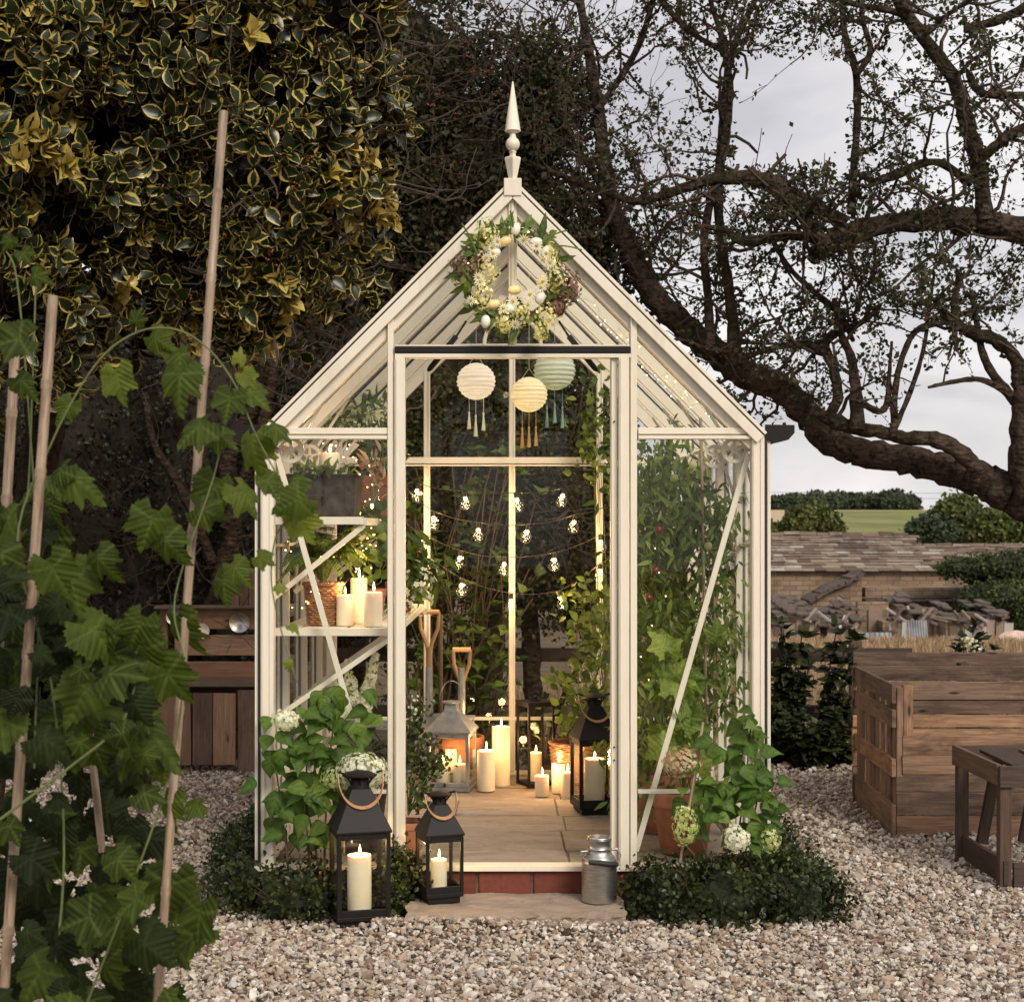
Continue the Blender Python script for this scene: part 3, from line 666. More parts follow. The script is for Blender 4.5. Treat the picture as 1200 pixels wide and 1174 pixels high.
def black_lantern(loc, w, H, rz, label, name='lantern'):
    t = thing(name, label, 'lantern', loc, rz, 'black metal lanterns with tan strap handles'); hw = w/2; bh = H*.60; p = w*.085
    B = M['black']
    mb = MB(); mb.box((0, 0, .012), (w*.86, w*.86, .024)); mb.box((0, 0, .032), (w, w, .016)); mb.build('base', B, t, .002, local=True)
    mb = MB()
    for sx in (-1, 1):
        for sy in (-1, 1): mb.box((sx*(hw-p/2), sy*(hw-p/2), .04+(bh-.04)/2), (p, p, bh-.04))
    for s in (-1, 1):
        for (zz, hh) in ((.052, .024), (bh-.010, .020)):
            mb.box((0, s*(hw-p/2), zz), (w-2*p, p*.7, hh)); mb.box((s*(hw-p/2), 0, zz), (p*.7, w-2*p, hh))
    mb.build('frame', B, t, .0015, local=True)
    for s in (-1, 1):
        MB().box((0, s*(hw-p*.6), .5*(bh+.06)), (w-2*p, .002, bh-.085)).build('glass_pane', M['glassd'], t, local=True)
        MB().box((s*(hw-p*.6), 0, .5*(bh+.06)), (.002, w-2*p, bh-.085)).build('glass_pane', M['glassd'], t, local=True)
    z1 = bh+.002; z2 = H*.875; e = hw*1.05; q = hw*.36
    mb = MB()
    V = [(-e, -e, z1), (e, -e, z1), (e, e, z1), (-e, e, z1), (-e, -e, z1+.008), (e, -e, z1+.008), (e, e, z1+.008), (-e, e, z1+.008), (-q, -q, z2), (q, -q, z2), (q, q, z2), (-q, q, z2)]
    F = [(0, 3, 2, 1), (8, 9, 10, 11)]+[(i, (i+1) % 4, 4+(i+1) % 4, 4+i) for i in range(4)]+[(4+i, 4+(i+1) % 4, 8+(i+1) % 4, 8+i) for i in range(4)]
    mb.raw(V, F); mb.build('roof', B, t, .002, local=True)
    mb = MB(); mb.lathe([(q*1.05, z2-.004), (q*.95, z2+H*.055)], (0, 0, 0), 20)
    for i in range(6):
        a = i*math.pi/3+.4; mb.bar((q*.9*math.cos(a), q*.9*math.sin(a), z2+.01), (q*1.6*math.cos(a), q*1.6*math.sin(a), z2+H*.078), .004, .006)
    zc = z2+H*.072; mb.lathe([(q*1.7, zc), (q*1.85, zc+.006), (q*1.5, zc+H*.022), (q*.8, zc+H*.036), (q*.25, zc+H*.042), (0, zc+H*.043)], (0, 0, 0), 24)
    mb.build('chimney_cap', B, t, smooth=True, local=True)
    # strap handle folded forward over the roof
    R_ = q*2.35; pts = []
    for i in range(25):
        a = math.pi*i/24; pts.append(Vector((-R_*math.cos(a), -.01-q*1.75*math.sin(a)**.8, zc+H*.03-H*.215*math.sin(a)**.75)))
    V = []; G = []
    for i, pnt in enumerate(pts):
        d = (pts[min(i+1, 24)]-pts[max(i-1, 0)]).normalized(); up = Vector((0, -.55, .83)); wv = d.cross(Vector((0, 1, .3))).normalized(); bn = Vector((0, .83, .55)); 
        tv = d.cross(bn).normalized()
        for (a, b) in ((-.008, -.0015), (.008, -.0015), (.008, .0015), (-.008, .0015)): V.append(pnt+bn*a+tv*b)
    F = [(i*4+k, i*4+(k+1) % 4, (i+1)*4+(k+1) % 4, (i+1)*4+k) for i in range(24) for k in range(4)]+[(3, 2, 1, 0), (96, 97, 98, 99)]
    MB().raw(V, F).build('strap_handle', M['leather'], t, local=True)
    for s in (-1, 1): MB().tube([(s*R_, -.01, zc+H*.035), (s*q*1.5, 0, zc+.01)], .004, 6).build('handle_pin', B, t, local=True)
    return t
big = P(420, 1090, 5.72); big.z = .03
black_lantern((big.x+.003, 5.74, .022), .196, .565, math.radians(15), 'tallest black lantern with strap handle standing on the gravel before the left door jamb')
candle((big.x+.002, 5.735, .064), .0445, .205, 'thick ivory candle inside the large black lantern on the gravel', power=1.2)
black_lantern((-.270, 5.86, .072), .145, .415, math.radians(20), 'smaller black lantern with strap handle standing on the stone doorstep')
candle((-.272, 5.85, .114), .0305, .115, 'slim ivory candle inside the small black lantern on the doorstep', power=.7)
black_lantern((.385, 7.22, .158), .185, .555, math.radians(12), 'black strap-handled lantern standing inside the doorway beside the right jamb')
candle((.385, 7.20, .2), .0475, .205, 'thick ivory candle inside the black lantern by the right door jamb')
# galvanised lantern
gp_ = P(529, 924, 7.8)
t = thing('lantern', 'weathered galvanised steel lantern with ring handle on the flagstones', 'lantern', (gp_.x, 7.85, .158), math.radians(-9)); w = .215; hw = w/2
mb = MB(); mb.box((0, 0, .010), (w*1.04, w*1.04, .020)); mb.build('base', M['galv'], t, .002, local=True)
mb = MB()
for sx in (-1, 1):
    for sy in (-1, 1): mb.box((sx*(hw-.009), sy*(hw-.009), .155), (.018, .018, .27))
for s in (-1, 1):
    for zz in (.032, .276): mb.box((0, s*(hw-.009), zz), (w-.036, .012, .022)); mb.box((s*(hw-.009), 0, zz), (.012, w-.036, .022))
mb.build('frame', M['galv'], t, .0015, local=True)
for s in (-1, 1):
    MB().box((0, s*(hw-.010), .155), (w-.04, .002, .24)).build('glass_pane', M['glassd'], t, local=True); MB().box((s*(hw-.010), 0, .155), (.002, w-.04, .24)).build('glass_pane', M['glassd'], t, local=True)
e = hw*1.1; q = .034
mb = MB(); mb.raw([(-e, -e, .291), (e, -e, .291), (e, e, .291), (-e, e, .291), (-e, -e, .297), (e, -e, .297), (e, e, .297), (-e, e, .297), (-q, -q, .392), (q, -q, .392), (q, q, .392), (-q, q, .392), (-q*.85, -q*.85, .425), (q*.85, -q*.85, .425), (q*.85, q*.85, .425), (-q*.85, q*.85, .425)],
    [(0, 3, 2, 1), (12, 13, 14, 15)]+[(4*l+i, 4*l+(i+1) % 4, 4*l+4+(i+1) % 4, 4*l+4+i) for l in range(3) for i in range(4)]); mb.build('roof', M['galv'], t, .001, local=True)
mb = MB(); mb.lathe([(.045, .425), (.052, .432), (.05, .438), (0, .443)], (0, 0, 0), 20); mb.build('cap', M['galv'], t, smooth=True, local=True)
mb = MB(); mb.tube([(.062*math.cos(a), 0, .445+.095*math.sin(a)) for a in [math.pi*i/20 for i in range(21)]], .002, 6); mb.build('ring_handle', M['galv'], t, local=True)
for dx, dy, r, h, lb in ((-.045, -.02, .036, .115, 'short ivory candle at the left inside the galvanised lantern'), (.040, -.03, .035, .105, 'short ivory candle at the right inside the galvanised lantern'), (-.005, .055, .030, .17, 'taller ivory candle behind two short ones in the galvanised lantern')):
    candle((gp_.x+dx, 7.85+dy, .18), r, h, lb, power=.3)
# slim open lantern
t = thing('lantern', 'slim tall dark bronze box lantern with flat top beside the pillar candles', 'lantern', (.125, 7.95, .158), math.radians(24)); w = .150; hw = w/2
mb = MB(); mb.box((0, 0, .010), (w, w, .020)); mb.build('base', M['black'], t, .001, local=True)
mb = MB()
for sx in (-1, 1):
    for sy in (-1, 1): mb.box((sx*(hw-.006), sy*(hw-.006), .22), (.012, .012, .40))
for s in (-1, 1): mb.box((0, s*(hw-.006), .412), (w-.024, .01, .016)); mb.box((s*(hw-.006), 0, .412), (.01, w-.024, .016))
mb.build('frame', M['black'], t, .001, local=True)
for s in (-1, 1):
    MB().box((0, s*(hw-.007), .22), (w-.026, .002, .36)).build('glass_pane', M['glassd'], t, local=True); MB().box((s*(hw-.007), 0, .22), (.002, w-.026, .36)).build('glass_pane', M['glassd'], t, local=True)
mb = MB(); mb.box((0, 0, .425), (w*1.06, w*1.06, .008)); mb.lathe([(.03, .429), (.03, .435), (.01, .437), (.007, .445), (.011, .451), (.0, .458)], (0, 0, 0), 16); mb.build('lid', M['black'], t, .001, local=True)
MB().tube([(.03*math.cos(a), 0, .47+.03*math.sin(a)) for a in [2*math.pi*i/20 for i in range(21)]], .0022, 6).build('ring', M['black'], t, local=True)
candle((.125, 7.94, .18), .032, .145, 'ivory candle inside the slim dark box lantern')
for (px, py, rp, hp, Y, lb) in ((569.5, 922, 10.6, 47, 7.78, 'medium pillar candle left of the tallest one on the flagstones'), (587, 918, 10.6, 69, 7.93, 'tallest pillar candle against the rear centre mullion'),
    (635, 931, 8.2, 24, 7.62, 'shortest candle, in front of the slim dark lantern'), (654.5, 928, 8.2, 34, 7.72, 'candle behind the two short ones, right of the slim dark lantern'), (665, 931, 8.0, 29, 7.60, 'short candle next to the black lantern inside the doorway')):
    c = P(px, py, Y); candle((c.x, Y, .158), rp*Y/FP, hp*Y/FP, lb)
# shelf candles
candle((-.735, 6.30, 1.704), .0415, .070, 'squat wide candle sitting in the dark metal trough on the upper shelf', power=.6)
for (px, hp, Y, lb, rp) in ((404, 36, 6.30, 'front left pillar candle on the lower shelf beside the wicker pot', 10), (420.5, 52, 6.48, 'tallest pillar candle at the back of the trio on the lower shelf', 10), (437.5, 40, 6.26, 'right-hand pillar candle of the trio on the lower shelf', 10.8)):
    c = P(px, 0, Y); candle((c.x, Y, 1.076), rp*Y/FP, hp*Y/FP, lb)

# milk churn
t = thing('milk_churn', 'small dented aluminium milk can with black grip at the right of the doorstep', 'milk can', (.331, 5.85, .071), math.radians(20))
mb = MB(); mb.lathe([(.060, 0), (.066, .003), (.067, .008), (.0665, .145), (.067, .150), (.062, .162), (.052, .174), (.046, .182), (.044, .188), (.044, .196), (.046, .199), (.044, .202), (.045, .226), (.048, .229), (.048, .233), (.043, .233), (.041, .19), (0, .185)], (0, 0, 0), 40, mod=lambda i, a: .004*math.sin(2*a+i*.4)); mb.build('can', M['alu'], t, smooth=True, local=True)
mb = MB(); mb.lathe([(.040, .19), (.043, .2), (.043, .236), (.046, .238), (.045, .241), (.040, .241), (.038, .225), (0, .222)], (0, 0, 0), 32); mb.build('lid', M['alu'], t, smooth=True, local=True)
hp = [(-.072, 0, .19), (-.085, -.03, .18), (-.068, -.062, .163)]; hq = [(.072, 0, .19), (.075, -.03, .172), (.042, -.072, .148)]
mb = MB(); mb.tube(hp, .003, 8); mb.tube(hq, .003, 8); mb.tube([(-.05, 0, .19), (-.075, 0, .19)], .005, 8); mb.tube([(.05, 0, .19), (.075, 0, .19)], .005, 8); mb.build('bail', M['alu'], t, smooth=True, local=True)
MB().tube([hp[-1], (-.03, -.076, .160), (.005, -.08, .154), hq[-1]], [.009, .0105, .0105, .009], 12).build('grip', M['rubber'], t, smooth=True, local=True)

# ================================================================== PAPER LANTERNS, WREATH, BULBS
def paper(cx, cz, Y, r, mat, tmat, label, power, tz, nt=3):
    t = thing('paper_lantern', label, 'paper lantern', (cx, Y, cz), 0, 'round paper lanterns hanging from the roof')
    prof = []; K = 13
    for i in range(1, K*2):
        a = math.pi*i/(K*2); prof.append((r*math.sin(a)*(1.0 if i % 2 else .93), -r*.93*math.cos(a)))
    mb = MB(); n_ = 48; V = []; F = []
    for i, (q, z) in enumerate(prof):
        for k in range(n_):
            a = 2*math.pi*k/n_; V.append((q*(1+.008*math.sin(7*a+i)+U(-.006, .006))*math.cos(a), q*math.sin(a), z+U(-.0008, .0008)))
    for i in range(len(prof)-1):
        for k in range(n_): F.append((i*n_+k, i*n_+(k+1) % n_, (i+1)*n_+(k+1) % n_, (i+1)*n_+k))
    mb.raw(V, F).build('shade', mat, t, smooth=False, local=True)
    for k in range(nt):
        a = 2*math.pi*k/nt+.5; x = r*.42*math.cos(a); y = r*.42*math.sin(a); z0 = -r*.82; L = r*tz*(.85+.3*random.random())
        mb = MB(); mb.tube([(x, y, z0), (x, y, z0-L*.45)], .0012, 5); mb.lathe([(.0035, z0-L*.45), (.0045, z0-L*.5), (.003, z0-L*.54), (.0065, z0-L*.8), (.0085, z0-L)], (x, y, 0), 9, mod=lambda i, a: .12*math.sin(5*a)); mb.build('tassel', tmat, t, local=True)
    mb = MB(); top = 2.55-cz; mb.tube([(-.03, 0, r*.85), (0, 0, r*1.4), (.03, 0, r*.85)], .0008, 4); mb.tube([(0, 0, r*1.4), (0, 0, top)], .0007, 4); mb.build('cord', M['petal'], t, local=True)
    if power:
        ld = bpy.data.lights.new('lantern_light', 'POINT'); ld.energy = power; ld.color = (1, .86, .66); ld.shadow_soft_size = .02
        lo = bpy.data.objects.new('lantern_light', ld); COL.objects.link(lo); lo.parent = t; lo.location = (0, 0, -r*.1)
def papermat(nm, c, tc):
    n = N(nm); bd = n.ramp(n.noise(3, 4, .6, n.mapping(n.obj(), (1.5, 1.5, 34))), [(.38, 0.), (.6, 1.)]); c2 = n.mix(bd, tuple(x*.80 for x in c), c); n.col(c2); n.set(.8, 0, .1); tr = n.add('ShaderNodeBsdfTranslucent'); tr.inputs[0].default_value = tc+(1,)  # darker bands painted in for the shading between the ribs
    m = n.add('ShaderNodeMixShader'); m.inputs[0].default_value = .4; n.link(n.mix(1., c2, tc, 'MULTIPLY'), tr.inputs[0]); n.link(n.p.outputs[0], m.inputs[1]); n.link(tr.outputs[0], m.inputs[2]); n.link(m.outputs[0], n.out.inputs[0])
    nz = n.noise(9, 4, .6, n.mapping(n.obj(), (1, 1, 8))); n.bump(nz, .8, .01); return n.m
for (px, py, Y, rp, c, tc, tm, lb, pw, tz) in (
    (558, 447, 6.55, 23.2, (.86, .83, .78), (.92, .88, .80), 'petal', 'cream white paper lantern hanging alone left of the centre mullion', .16, 1.75),
    (620, 462.5, 6.5, 22, (.85, .80, .64), (.92, .85, .66), 'yolk2', 'cream yellow paper lantern with gold tassels hanging lowest', .16, 1.8),
    (650, 434, 6.75, 25, (.74, .79, .68), (.78, .82, .70), 'teal', 'pale mint green paper lantern with teal tassels hanging highest', .06, 1.65)):
    if tm not in M: M[tm] = plain(tm+'_thread', (.55, .33, .10) if tm == 'yolk2' else (.16, .27, .22), .8)
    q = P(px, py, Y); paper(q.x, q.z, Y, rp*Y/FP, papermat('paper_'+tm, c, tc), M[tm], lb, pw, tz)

# festoon bulbs
strands = [[(474, 548), (489, 566), (545, 575), (604, 577), (661, 572), (716, 545)], [(474, 570), (507, 598), (560, 612), (619, 614), (674, 603), (716, 590)],
    [(474, 610), (492, 622), (541, 645), (591, 652), (650, 647), (704, 626), (716, 622)], [(474, 640), (497, 646), (540, 677), (599, 695), (656, 692), (703, 660), (716, 650)]]
for si, st_ in enumerate(strands):
    Y = 8.15; pts = [P(x, y, Y) for x, y in st_]
    lab = ['topmost', 'second highest', 'third highest', 'lowest'][si]+' row of clear glass bulbs on a black cord across the rear wall'
    t = thing('festoon_lights', lab, 'string lights', pts[0], 0, 'strings of clear bulbs across the rear wall')
    path = []
    for a, b in zip(pts, pts[1:]):
        for i in range(8):
            u = i/8; path.append(a.lerp(b, u)-Vector((0, 0, .012*math.sin(math.pi*u))))
    path.append(pts[-1]); MB().tube(path, .0022, 5).build('cord', M['gasket'], t)
    for b in pts[1:-1]:
        ax = Euler((U(-.15, .15), U(-.25, .25), 0)).to_matrix()
        W = lambda x, y, z: b+ax@Vector((x, y, z))
        bu = MB(); prof = [(.010, -.030), (.012, -.036), (.019, -.050), (.0255, -.066), (.0265, -.078), (.022, -.092), (.012, -.102), (.0, -.105)]
        V = []; F = []
        for rr, z in prof:
            rr *= 1.12
            for k in range(16): a = 2*math.pi*k/16; V.append(W(rr*math.cos(a), rr*math.sin(a), z))
        for i in range(len(prof)-1):
            for k in range(16): F.append((i*16+k, i*16+(k+1) % 16, (i+1)*16+(k+1) % 16, (i+1)*16+k))
        bo = bu.raw(V, F).build('bulb', M['bulbglass'], t, smooth=True)
        MB().tube([W(0, 0, 0), W(0, 0, -.006), W(0, 0, -.030)], [.007, .0115, .0115], 10).build('socket', M['gasket'], bo)
        mb = MB(); mb.tube([W(-.005, 0, -.034), W(-.006, 0, -.046), W(0, 0, -.054), W(.006, 0, -.046), W(.005, 0, -.034)], .0032, 6); mb.tube([W(.006, 0, -.046), W(-.013, 0, -.070), W(-.004, .004, -.078), (W(.004, -.004, -.072)), W(.012, 0, -.080)], .0005, 4)
        mb.build('filament', M['filament'], bo)
        ld = bpy.data.lights.new('bulb_light', 'POINT'); ld.energy = 1.15; ld.color = (1, .60, .25); ld.shadow_soft_size = .012
        lo = bpy.data.objects.new('bulb_light', ld); COL.objects.link(lo); lo.parent = bo; lo.location = (b+ax@Vector((0, -.005, -.048)))-pts[0]
def fairy(name_label, pts, n_, spread, loc, s=.0022):
    t = thing('fairy_lights', name_label, 'fairy lights', loc, 0, 'fine wire fairy lights'); P3 = [Vector(p) for p in pts]; path = []
    for a, b in zip(P3, P3[1:]):
        for i in range(14):
            path.append(a.lerp(b, i/14)+Vector((U(-1, 1), U(-1, 1), U(-1, 1)))*spread)
    MB().tube(path, .0005, 3).build('wire', M['stemd'], t)
    for i in range(n_):
        q = path[int((i+.5)/n_*len(path))]+Vector((0, 0, -.006)); MB().ball(q, s*U(.8, 1.3), 6, 4).build('light', M['spark'], t)
fairy('warm fairy lights tangled in the fern on the lower shelf', [P(330, 640, 6.35), P(370, 650, 6.3), P(400, 640, 6.5), P(440, 655, 6.4), P(380, 690, 6.3), P(345, 705, 6.25)], 34, .05, P(380, 730, 6.35))
fairy('warm fairy lights behind the trough and pots on the upper shelf', [P(380, 520, 6.6), P(410, 530, 6.5), P(430, 560, 6.5), P(420, 590, 6.4), P(445, 640, 6.6), P(420, 630, 6.7)], 30, .035, P(430, 605, 6.5))
fairy('warm fairy lights wound through the tomato plant at the right', [P(760, 640, 6.6), P(775, 660, 6.5), P(800, 600, 6.8), P(795, 540, 6.9), P(770, 690, 6.5), P(760, 790, 6.5), P(800, 820, 6.4)], 34, .045, P(780, 900, 6.5))
fairy('fairy lights strung along the inside of the right roof slope', [P(700, 350, 6.6), P(760, 430, 6.5), P(800, 460, 6.5), P(840, 490, 6.5)], 26, .03, P(780, 440, 6.5), .0018)
fairy('fairy lights threaded round the inside of the gable above the wreath', [P(640, 300, 6.4), P(700, 370, 6.3), P(720, 395, 6.3)], 12, .02, P(680, 340, 6.3), .0018)

# ================================================================== FLOWER HELPERS
T_petal4 = (np.array([(0, 0, 0), (.28, .22, .06), (.30, .55, .14), (0, .5, .16), (-.0, .0, 0)])[:4], np.array([(0, 1, 2, 3)]), np.zeros((4, 3)))
def floret_tmpl(np_=4, w=.42):
    V = [(0, 0, 0)]; F = []
    for i in range(np_):
        a = 2*math.pi*i/np_; c, s_ = math.cos(a), math.sin(a); px, py = -s_, c
        k = len(V)
        V += [(c*.55+px*w, s_*.55+py*w, .10), (c*1.0, s_*1.0, .02), (c*.55-px*w, s_*.55-py*w, .10)]
        F.append((0, k+2, k+1, k))
    V = np.array(V); V = V[:, [0, 2, 1]]*np.array([1, 1, -1])   # face along +Y (dir)
    return V, np.array(F), np.zeros((len(V), 3))
T_flo4 = floret_tmpl(4); T_flo5 = floret_tmpl(5, .34); T_daisy = floret_tmpl(12, .13)
def flowerhead(mat, parent, c, r, sc_, n_, size, name='flower_head', tmpl=T_flo4, jag=.12):
    d = rdir(n_); c = np.array(c); L = Leaves()
    L.add(tmpl, c+d*np.array(sc_)*r*(1-jag+2*jag*rng.random((n_, 1))), d+rdir(n_)*.35, rdir(n_), size*rng.uniform(.75, 1.2, n_))
    return L.build(name, mat, parent, smooth=False)
def stem_curve(a, b, sag=.0, n_=8, side=(0, 0, 0)):
    a = Vector(a); b = Vector(b); s = Vector(side); return [a.lerp(b, i/n_)+s*math.sin(math.pi*i/n_)+Vector((0, 0, sag*math.sin(math.pi*i/n_))) for i in range(n_+1)]

# wreath
wc = P(600, 323, 5.90); wt = thing('wreath', 'spring flower wreath with daisies, eggs and dried heads hung on the gable mullion', 'wreath', wc)
mb = MB(); R0 = .170
for k in range(9):
    ph = U(0, 6.28); pts = [(wc.x+(R0+.014*math.sin(5*a+ph))*math.cos(a), wc.y+.014*math.cos(4*a+ph), wc.z+(R0+.014*math.sin(5*a+ph))*math.sin(a)) for a in [2*math.pi*i/40 for i in range(41)]]
    mb.tube(pts, .004, 5)
mb.build('twig_ring', M['stemd'], wt)
L = Leaves(); n_ = 170; a = rng.random(n_)*6.283; rr = R0+rng.normal(0, .018, n_)
pos = np.column_stack([wc.x+rr*np.cos(a), wc.y-.02+rng.normal(0, .012, n_), wc.z+rr*np.sin(a)])
tang = np.column_stack([-np.sin(a), np.zeros(n_), np.cos(a)]); rad = np.column_stack([np.cos(a), np.zeros(n_), np.sin(a)])
L.add(T_simple, pos, tang*rng.choice([-1, 1], (n_, 1))+rad*rng.uniform(-.6, 1.2, (n_, 1))+rdir(n_)*.4, rdir(n_)*.5+[0, -1, 0], rng.uniform(.02, .045, n_)); L.build('foliage', M['fern'], wt)
L = Leaves(); n_ = 26; a = rng.random(n_)*6.283; pos = np.column_stack([wc.x+R0*np.cos(a), np.full(n_, wc.y-.02), wc.z+R0*np.sin(a)])
rad = np.column_stack([np.cos(a), np.zeros(n_), np.sin(a)]); L.add(T_lance, pos, rad+rdir(n_)*.5, rdir(n_)*.4+[0, -1, 0], rng.uniform(.06, .11, n_)); L.build('long_leaves', M['laurel'], wt)
ds_ = [(583, 283), (614, 281), (629, 288), (640, 297), (577, 290), (561, 325), (563, 330), (552, 352), (601, 353), (621, 345), (634, 337), (604, 392-12), (619, 357), (578, 297), (636, 330), (645, 308), (590, 361), (570, 302)]
for i, (px, py) in enumerate(ds_):
    q = P(px, py, 5.845); f = Leaves(); dv = np.array([U(-.4, .4), -1, U(-.3, .4)]); f.add(T_daisy, q, dv, rdir(1), U(.021, .028)); fo = f.build('daisy', M['petal'], wt, smooth=False)
    MB().ball(q+Vector((0, -.004, 0)), .006, 8, 5, (1, .6, 1)).build('centre', M['yolk'], fo)
for i, (px, py, c, tl) in enumerate([(592, 283, 'eggy', 1.2), (579, 296, 'egg', 1.4), (628, 284, 'egg', 1.5), (604, 269, 'egg', .2), (640, 295, 'egg', .6), (635, 330, 'eggy', .5), (603, 340, 'eggy', 1.5), (633, 349, 'egg', .4), (596, 362, 'egg', 1.5), (569, 377, 'egg', .1), (578, 357, 'eggy', 1.2)]):
    R_ = Euler((0, tl, 0)).to_matrix(); MB().ball(P(px, py, 5.86), .0185, 14, 10, (1, 1, 1.38), R_).build('egg', M[c], wt, smooth=True)
for (px, py, rr_) in ((546, 316, .055), (660, 336, .062), (558, 300, .03), (652, 360, .03)):
    q = P(px, py, 5.90); flowerhead(M['dried'], wt, q, rr_, (1, .6, 1), 520, .0080, 'dried_flower_head', T_flo5, .35)
for (px, py, rr_) in ((570, 275, .04), (640, 372, .035), (565, 345, .04), (572, 312, .04), (650, 325, .035), (634, 388, .025), (612, 368, .035), (590, 376, .03), (645, 300, .03)):
    flowerhead(M['petalc'], wt, P(px, py, 5.86), rr_, (1, .6, 1.3), 110, .0078, 'small_blossom', T_flo5, .4)
mb = MB()
for (a0, b0) in (((640, 290), (682, 293)), ((630, 288), (665, 270)), ((560, 300), (541, 262)), ((552, 330), (528, 305)), ((604, 285), (598, 247)), ((560, 290), (563, 258)), ((630, 370), (645, 400)), ((585, 370), (572, 392))):
    MB().tube(stem_curve(P(a0[0], a0[1], 5.86), P(b0[0], b0[1], 5.83), .01), [.004]*4+[.003]*5, 6).build('protruding_stem', M['fern'], wt)
for i, a in enumerate([.3, 1.2, 2.2, 2.9, 3.8, 4.6, 5.3, 6.0]):
    MB().ball((wc.x+R0*math.cos(a), wc.y-.035, wc.z+R0*math.sin(a)), .0022, 6, 4).build('light', M['spark'], wt)
ld = bpy.data.lights.new('wreath_light', 'POINT'); ld.energy = .12; ld.color = (1, .75, .35); ld.shadow_soft_size = .02
lo = bpy.data.objects.new('wreath_light', ld); COL.objects.link(lo); lo.parent = wt; lo.location = (-.04, -.14, -.04)

# ================================================================== GREENHOUSE CONTENTS
def pot(loc, r, h, label, mat='terra', name='flower_pot', cat='pot', soil=True, group=None):
    t = thing(name, label, cat, loc, 0, group); mb = MB()
    mb.lathe([(r*.68, 0), (r*.72, .004), (r*.93, h*.76), (r, h*.77), (r*1.02, h*.97), (r, h), (r*.92, h), (r*.88, h*.9), (0, h*.88)], (0, 0, 0), 36); mb.build('pot', M[mat], t, smooth=True, local=True)
    if soil: MB().lathe([(r*.88, h*.885), (r*.5, h*.91), (0, h*.92)], (0, 0, 0), 20, mod=lambda i, a: U(-.03, .02)).build('soil', M['soil'], t, local=True)
    return t
def basket(loc, r0, r1, h, label, sx=1.):
    t = thing('wicker_basket', label, 'basket', loc); mb = MB(); rows_ = int(h/.0095); V = []; F = []; n_ = 60
    for i in range(rows_*3+1):
        z = h*i/(rows_*3); rr = r0+(r1-r0)*z/h; row = i//3
        for k in range(n_):
            a = 2*math.pi*k/n_; b = rr+.0035*math.cos(a*n_/4+math.pi*row)*(1 if i % 3 else .0)+(.0025 if i % 3 else -.002); V.append((b*math.cos(a)*sx, b*math.sin(a), z))
    m = rows_*3
    for i in range(m):
        for k in range(n_): F.append((i*n_+k, i*n_+(k+1) % n_, (i+1)*n_+(k+1) % n_, (i+1)*n_+k))
    mb.raw(V, F); mb.build('weave', M['wicker'], t, local=True)
    mb = MB()
    for q in (0, math.pi): mb.tube([((r1+.004*math.cos(8*a+q))*math.cos(a)*sx, (r1+.004*math.cos(8*a+q))*math.sin(a), h+.004*math.sin(8*a+q)) for a in [2*math.pi*i/64 for i in range(65)]], .006, 6)
    mb.build('rim', M['wicker'], t, local=True); return t
def trough():
    t = thing('metal_trough', 'dark weathered rectangular tin trough with a candle on the upper shelf', 'trough', (-.757, 6.32, 1.514)); mb = MB()
    w, d, h = .282, .30, .165; e = .006
    V = []
    for (x, y, z, s) in ((w/2*.93, d/2*.93, 0, 1), (w/2, d/2, h, 1), (w/2-.004, d/2-.004, h, 1), (w/2*.93-.004, d/2*.93-.004, .01, 1)):
        V += [(-x, -y, z), (x, -y, z), (x, y, z), (-x, y, z)]
    F = [(3, 2, 1, 0), (12, 13, 14, 15)]+[(4*l+i, 4*l+(i+1) % 4, 4*l+4+(i+1) % 4, 4*l+4+i) for l in range(3) for i in range(4)]
    mb.raw(V, F); mb.build('tub', M['tin'], t, .002, local=True)
    mb = MB(); c = [(-w/2, -d/2, h), (w/2, -d/2, h), (w/2, d/2, h), (-w/2, d/2, h), (-w/2, -d/2, h)]; mb.tube(c, .0065, 8); mb.build('rolled_rim', M['tin'], t, smooth=True, local=True)
    MB().tube([(-.05, -d/2-.004, .10), (-.05, -d/2-.02, .085), (.02, -d/2-.02, .085), (.02, -d/2-.004, .10)], .004, 6).build('handle', M['tin'], t, local=True)
    MB().box((0, 0, h-.02), (w*.92, d*.92, .03), j=.004).build('soil', M['soil'], t, local=True)
trough()
def leafy(name, label, cat, loc, centers, T, mat, count, size, sig, stems=None, parent=None, up=.3, group=None, smat='stem', r=None):
    t = thing(name, label, cat, loc, 0, group); L = Leaves(); C = np.array([list(c) for c in centers]); k = rng.integers(0, len(C), count)
    p = C[k]+rng.normal(size=(count, 3))*np.array(sig); d = rdir(count); d[:, 2] += up; d[:, 1] -= .25
    ok = np.ones(count, bool)
    L.add(T, p, d, rdir(count)*.7+[0, -.6, .6], size*rng.uniform(.65, 1.25, count), None if r is None else rng.uniform(r[0], r[1], count)); L.build('foliage', M[mat], t)
    mb = MB()
    for i in range(min(len(C), 60) if stems is None else stems):
        q = C[rng.integers(0, len(C))]; mb.tube(stem_curve(Vector(loc)+Vector((0, 0, .02)), q+rng.normal(size=3)*np.array(sig)*.6, U(-.02, .03), 7, (U(-.03, .03), U(-.03, .03), 0)), [.003]*4+[.0016]*4, 5)
    mb.build('stems', M[smat], t); return t
leafy('trailing_plant', 'low green leaves spilling round the candle in the dark tin trough', 'plant', (-.757, 6.32, 1.66), [(-.757+U(-.13, .13), 6.3+U(-.13, .05), 1.70) for _ in range(12)], T_lance, 'laurel', 110, .045, (.02, .02, .012))
basket((-.765, 6.34, 1.078), .062, .078, .165, 'brown wicker pot holding a fern on the lower shelf')
